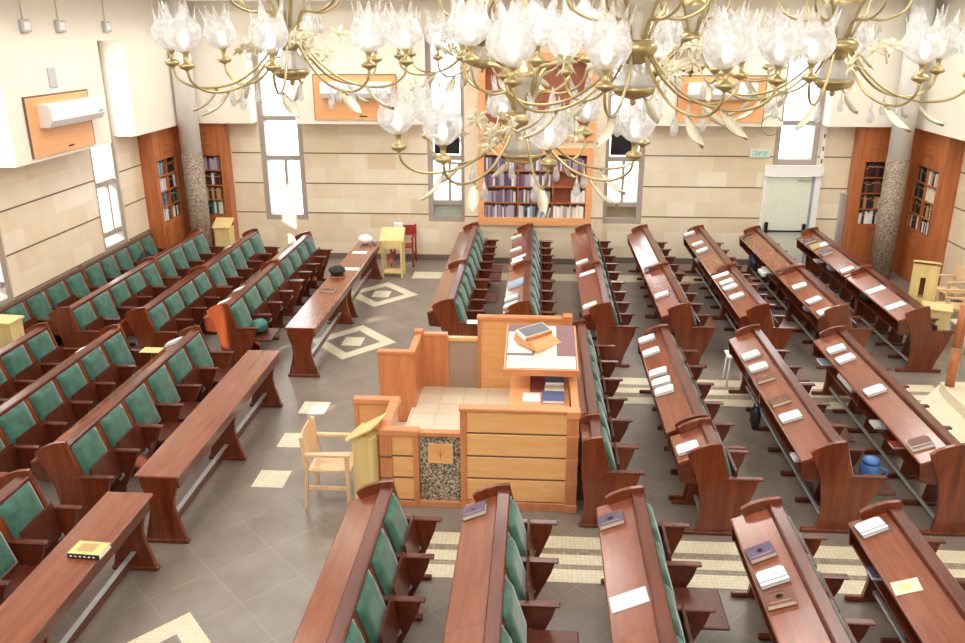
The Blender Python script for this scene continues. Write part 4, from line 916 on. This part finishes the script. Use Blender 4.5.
# ------------------------------------------------------------------ chandeliers
def shade_mesh():
    def f():
        m = MB(); n, k = 30, 8; prof = [(.018, 0), (.05, .015), (.098, .055), (.118, .105), (.112, .15), (.092, .19)]; vs = []; fs = []
        rows = []
        for i in range(n):
            a = 2 * PI * i / n; pet = max(0, math.cos(5 * a / 1.0 * 1.0)) ** 1.4; col = []
            for r, z in prof: rr = r * (1 + .09 * math.cos(5 * a) * (z / .19)); col.append((rr, z))
            tip = .015 + .125 * pet; rt = .092 + .03 * pet
            col.append((.09 + .012 * pet, .19 + tip * .55)); col.append((rt, .19 + tip)); rows.append((a, col))
        q = len(rows[0][1])
        for a, col in rows:
            for r, z in col: vs.append((r * math.cos(a), r * math.sin(a), z))
        for i in range(n):
            j = (i + 1) % n
            for c in range(q - 1): fs.append((i * q + c, j * q + c, j * q + c + 1, i * q + c + 1))
        m.add(vs, fs, True); return m.mesh('glass_shade', 'shade')
    return cached('shade', f)
CUP = cached('cup', lambda: MB().lathe([(.008, -.035), (.014, -.028), (.045, -.014), (.054, 0), (.042, .015), (.016, .028), (.016, .06), (.026, .08), (.03, .1), (.024, .105)], n=16).mesh('candle_cup', 'gold'))
BULB = cached('bulb', lambda: MB().sphere((0, 0, .07), .03, (1, 1, 1.6), 10, 8).mesh('bulb', 'bulb'))
def arc(pts, n=10):
    out = []; P = [Vector(p) for p in pts]; P = [P[0] * 2 - P[1]] + P + [P[-1] * 2 - P[-2]]
    for i in range(1, len(P) - 2):
        for q in range(n // 2):
            u = q / (n // 2); a, b, c, d = P[i - 1:i + 3]
            out.append(.5 * ((2 * b) + (c - a) * u + (2 * a - 5 * b + 4 * c - d) * u * u + (3 * b - a - 3 * c + d) * u ** 3))
    return out + [P[-2]]
ARM1 = cached('arm1', lambda: MB().tube(arc([(.09, 0, -.03), (.2, 0, -.17), (.36, 0, -.29), (.54, 0, -.34), (.69, 0, -.33), (.785, 0, -.27), (.81, 0, -.20)]), .009, 7).mesh('lower_arm', 'gold'))
ARM2 = cached('arm2', lambda: MB().tube(arc([(.07, 0, .05), (.13, 0, .16), (.26, 0, .16), (.38, 0, .22), (.42, 0, .33)]), .009, 7).mesh('upper_arm', 'gold'))
HORN = cached('horn', lambda: MB().tube(arc([(.06, 0, .06), (.10, 0, .20), (.17, 0, .31), (.27, 0, .34)]), [.012] * 3 + [.02] * 6 + [.03] * 6 + [.02], 8).mesh('horn_arm', 'gold') if False else MB().tube(arc([(.06, 0, .06), (.10, 0, .20), (.17, 0, .31), (.27, 0, .34)]), .014, 8).mesh('horn_arm', 'gold'))
def leaf_mesh():
    def f():
        m = MB(); L = 9; vs = []; fs = []
        for i in range(L + 1):
            t = i / L; w = .036 * math.sin(PI * min(1, t * 1.02 + .02)) ** .8 + .001; x = .24 * t; z = -.04 * math.sin(PI * t) - .05 * t * t
            vs += [(x, -w, z + .01), (x, 0, z - .006), (x, w, z + .01), (x, 0, z - .012)]
        for i in range(L):
            o = i * 4
            for a, b in ((0, 1), (1, 2), (2, 3), (3, 0)): fs.append((o + a, o + b, o + 4 + b, o + 4 + a))
        m.add(vs, fs, True); return m.mesh('leaf', 'cream_metal')
    return cached('leaf', f)
def flower_mesh():
    def f():
        m = MB()
        for k in range(6):
            a = PI * k / 3; c, s = math.cos(a), math.sin(a)
            def P(r, t, z): return (c * r - s * t, s * r + c * t, z)
            m.add([P(.01, 0, 0), P(.045, .02, .012), P(.085, 0, .0), P(.045, -.02, .012), P(.01, 0, -.006), P(.045, .018, .004), P(.045, -.018, .004)], [(0, 1, 2, 3), (4, 6, 2, 5), (0, 4, 5, 1), (0, 3, 6, 4), (1, 5, 2), (3, 2, 6)])
        m.sphere((0, 0, .01), .016, n=8, m=6); m.tube([(0, 0, 0), (0, 0, -.09)], .005, 5); return m.mesh('flower', 'cream_metal')
    return cached('flower', f)
DROP = cached('drop', lambda: MB().lathe([(.002, .06), (.006, .03), (.02, -.02), (.026, -.05), (.018, -.075), (.002, -.085)], n=10).mesh('crystal_drop', 'shade'))
def chandelier(label, loc, s=1.0, n1=8, n2=6, ph=0.0, seed=1):
    t = thing('chandelier', label, 'chandelier', loc, ph, 'brass chandeliers with flower glass shades'); t.scale = (s, s, s); rnd = random.Random(seed)
    MB().lathe([(.03, .03), (.1, .045), (.125, .02), (.13, -.005), (.12, -.03), (.07, -.06), (.05, -.09), (.03, -.095)], n=24).build('collar', 'gold', t)
    MB().lathe([(.045, -.085), (.055, -.105), (.09, -.15), (.128, -.2), (.134, -.22)], n=28).build('glass_bell', 'cutglass', t)
    MB().lathe([(.134, -.22), (.128, -.245), (.095, -.275), (.045, -.29), (.012, -.298), (.02, -.31), (.012, -.325), (.002, -.332)], n=28).build('lower_bowl', 'gold', t)
    MB().lathe([(.06, .04), (.075, .12), (.11, .22), (.125, .26)], n=24).build('glass_vase', 'cutglass', t)
    MB().lathe([(.04, .2), (.09, .24), (.1, .28), (.06, .32), (.03, .36), (.022, .5), (.05, .55), (.05, .6), (.02, .66), (.014, 1.0), (.014, (6.88 - loc[2]) / s)], n=16).build('stem', 'gold', t)
    MB().lathe([(.02, (6.80 - loc[2]) / s), (.09, (6.84 - loc[2]) / s), (.1, (6.895 - loc[2]) / s)], n=20).build('ceiling_rose', 'gold', t)
    def lamp(arm, r, z, a):
        c, sn = math.cos(a), math.sin(a); tilt = (rnd.uniform(-.1, .1), rnd.uniform(-.1, .1), a + rnd.random())
        inst('candle_cup', CUP, arm, (r, 0, z)); inst('glass_shade', shade_mesh(), arm, (r, 0, z + .075), (tilt[0], tilt[1], rnd.random() * 6)); inst('bulb', BULB, arm, (r, 0, z + .085))
    for k in range(n1):
        a = 2 * PI * k / n1; arm = inst('lower_arm', ARM1, t, (0, 0, 0), (0, 0, a)); lamp(arm, .81, -.17, a)
        inst('leaf', leaf_mesh(), arm, (.52, 0, -.345), (rnd.uniform(-.6, .6), .45, rnd.uniform(-.7, .7)))
        inst('crystal_drop', DROP, arm, (.42, 0, -.385))
    for k in range(n2):
        a = 2 * PI * (k + .5) / n2; arm = inst('upper_arm', ARM2, t, (0, 0, 0), (0, 0, a)); lamp(arm, .42, .37, a); inst('crystal_drop', DROP, arm, (.24, 0, .10))
    for k in range(4): inst('horn_arm', HORN, t, (0, 0, 0), (0, 0, PI * k / 2 + .4))
    for k in range(14):
        a = rnd.random() * 6.28; r = rnd.uniform(.2, .42); z = rnd.uniform(-.16, .02)
        inst('flower', flower_mesh(), t, (r * math.cos(a), r * math.sin(a), z), (rnd.uniform(.3, 1.4), rnd.uniform(-.8, .8), a))
    return t
CH = [('brass chandelier hanging over the window side, left of all the others', (-1.75, 6.0, 4.86), 1.0, 8, 6, .15, 1),
      ('brass chandelier hanging over the door side, right of all the others', (2.19, 6.6, 4.79), 1.1, 8, 6, .3, 2),
      ('largest brass chandelier with the lowest-hanging bowl, in front of the central bookcase', (-.15, 8.0, 4.12), 1.45, 8, 6, .2, 3),
      ('brass chandelier with its bowl between the lowest-hanging one and the door side', (.56, 5.2, 4.80), 1.0, 8, 6, .5, 4),
      ('farther brass chandelier in front of the door-side air conditioner', (1.80, 10.5, 4.81), 1.36, 8, 6, .1, 5),
      ('farther brass chandelier in front of the aisle-side window by the bookcase', (-.72, 10.8, 4.83), 1.3, 8, 6, .35, 6)]
for a in CH: chandelier(*a)

# ------------------------------------------------------------------ light
w = bpy.data.worlds.new('world'); sc.world = w; w.use_nodes = True
bg = w.node_tree.nodes['Background']; bg.inputs[0].default_value = (0.93, 0.97, 1.0, 1); bg.inputs[1].default_value = 4.5
def lamp(name, typ, loc, energy, col=(1, 1, 1), rot=(0, 0, 0), **kw):
    l = bpy.data.lights.new(name, typ); l.energy = energy; l.color = col
    for k_, v_ in kw.items(): setattr(l, k_, v_)
    o = bpy.data.objects.new(name, l); COL.objects.link(o); o.location = loc; o.rotation_euler = rot; return o
sd = Vector((3.2, 4.1, -2.0)).normalized()
lamp('sun', 'SUN', (-20, -10, 20), 10.0, (1.0, .9, .76), sd.to_track_quat('-Z', 'Y').to_euler(), angle=.012)
# unseen area lights added under the ceiling to brighten the hall
for x in (-4.6, 0, 4.6):
    for y in (1.5, 6.5, 11.5, 15.8):
        lamp('ceiling_fill', 'AREA', (x, y, 6.85), 85, (1.0, .97, .92), shape='RECTANGLE', size=2.2, size_y=1.2)
for x in (-5.9, 5.9): lamp('ceiling_fill', 'AREA', (x, 13.2, 6.85), 90, (1.0, .97, .92), (R_(25), 0, 0), shape='RECTANGLE', size=1.6, size_y=1.2)  # added pair of fills, brightens the far corners and back wall
# fill lights added behind the camera for faces turned towards it
for x in (-4.2, 0.0, 4.2): lamp('gallery_fill', 'AREA', (x, -2.2, 6.2), 55, (1.0, .96, .9), (R_(62), 0, 0), shape='RECTANGLE', size=2.5, size_y=.8)
# each chandelier's glow
for a in CH: lamp('chandelier_glow', 'POINT', (a[1][0], a[1][1], a[1][2] + .9), 8, (1.0, .92, .8), shadow_soft_size=.25)
vs = sc.view_settings; vs.view_transform = 'Standard'; vs.look = 'None'; vs.gamma = 1.0; vs.exposure = 0.27
vs.use_curve_mapping = False
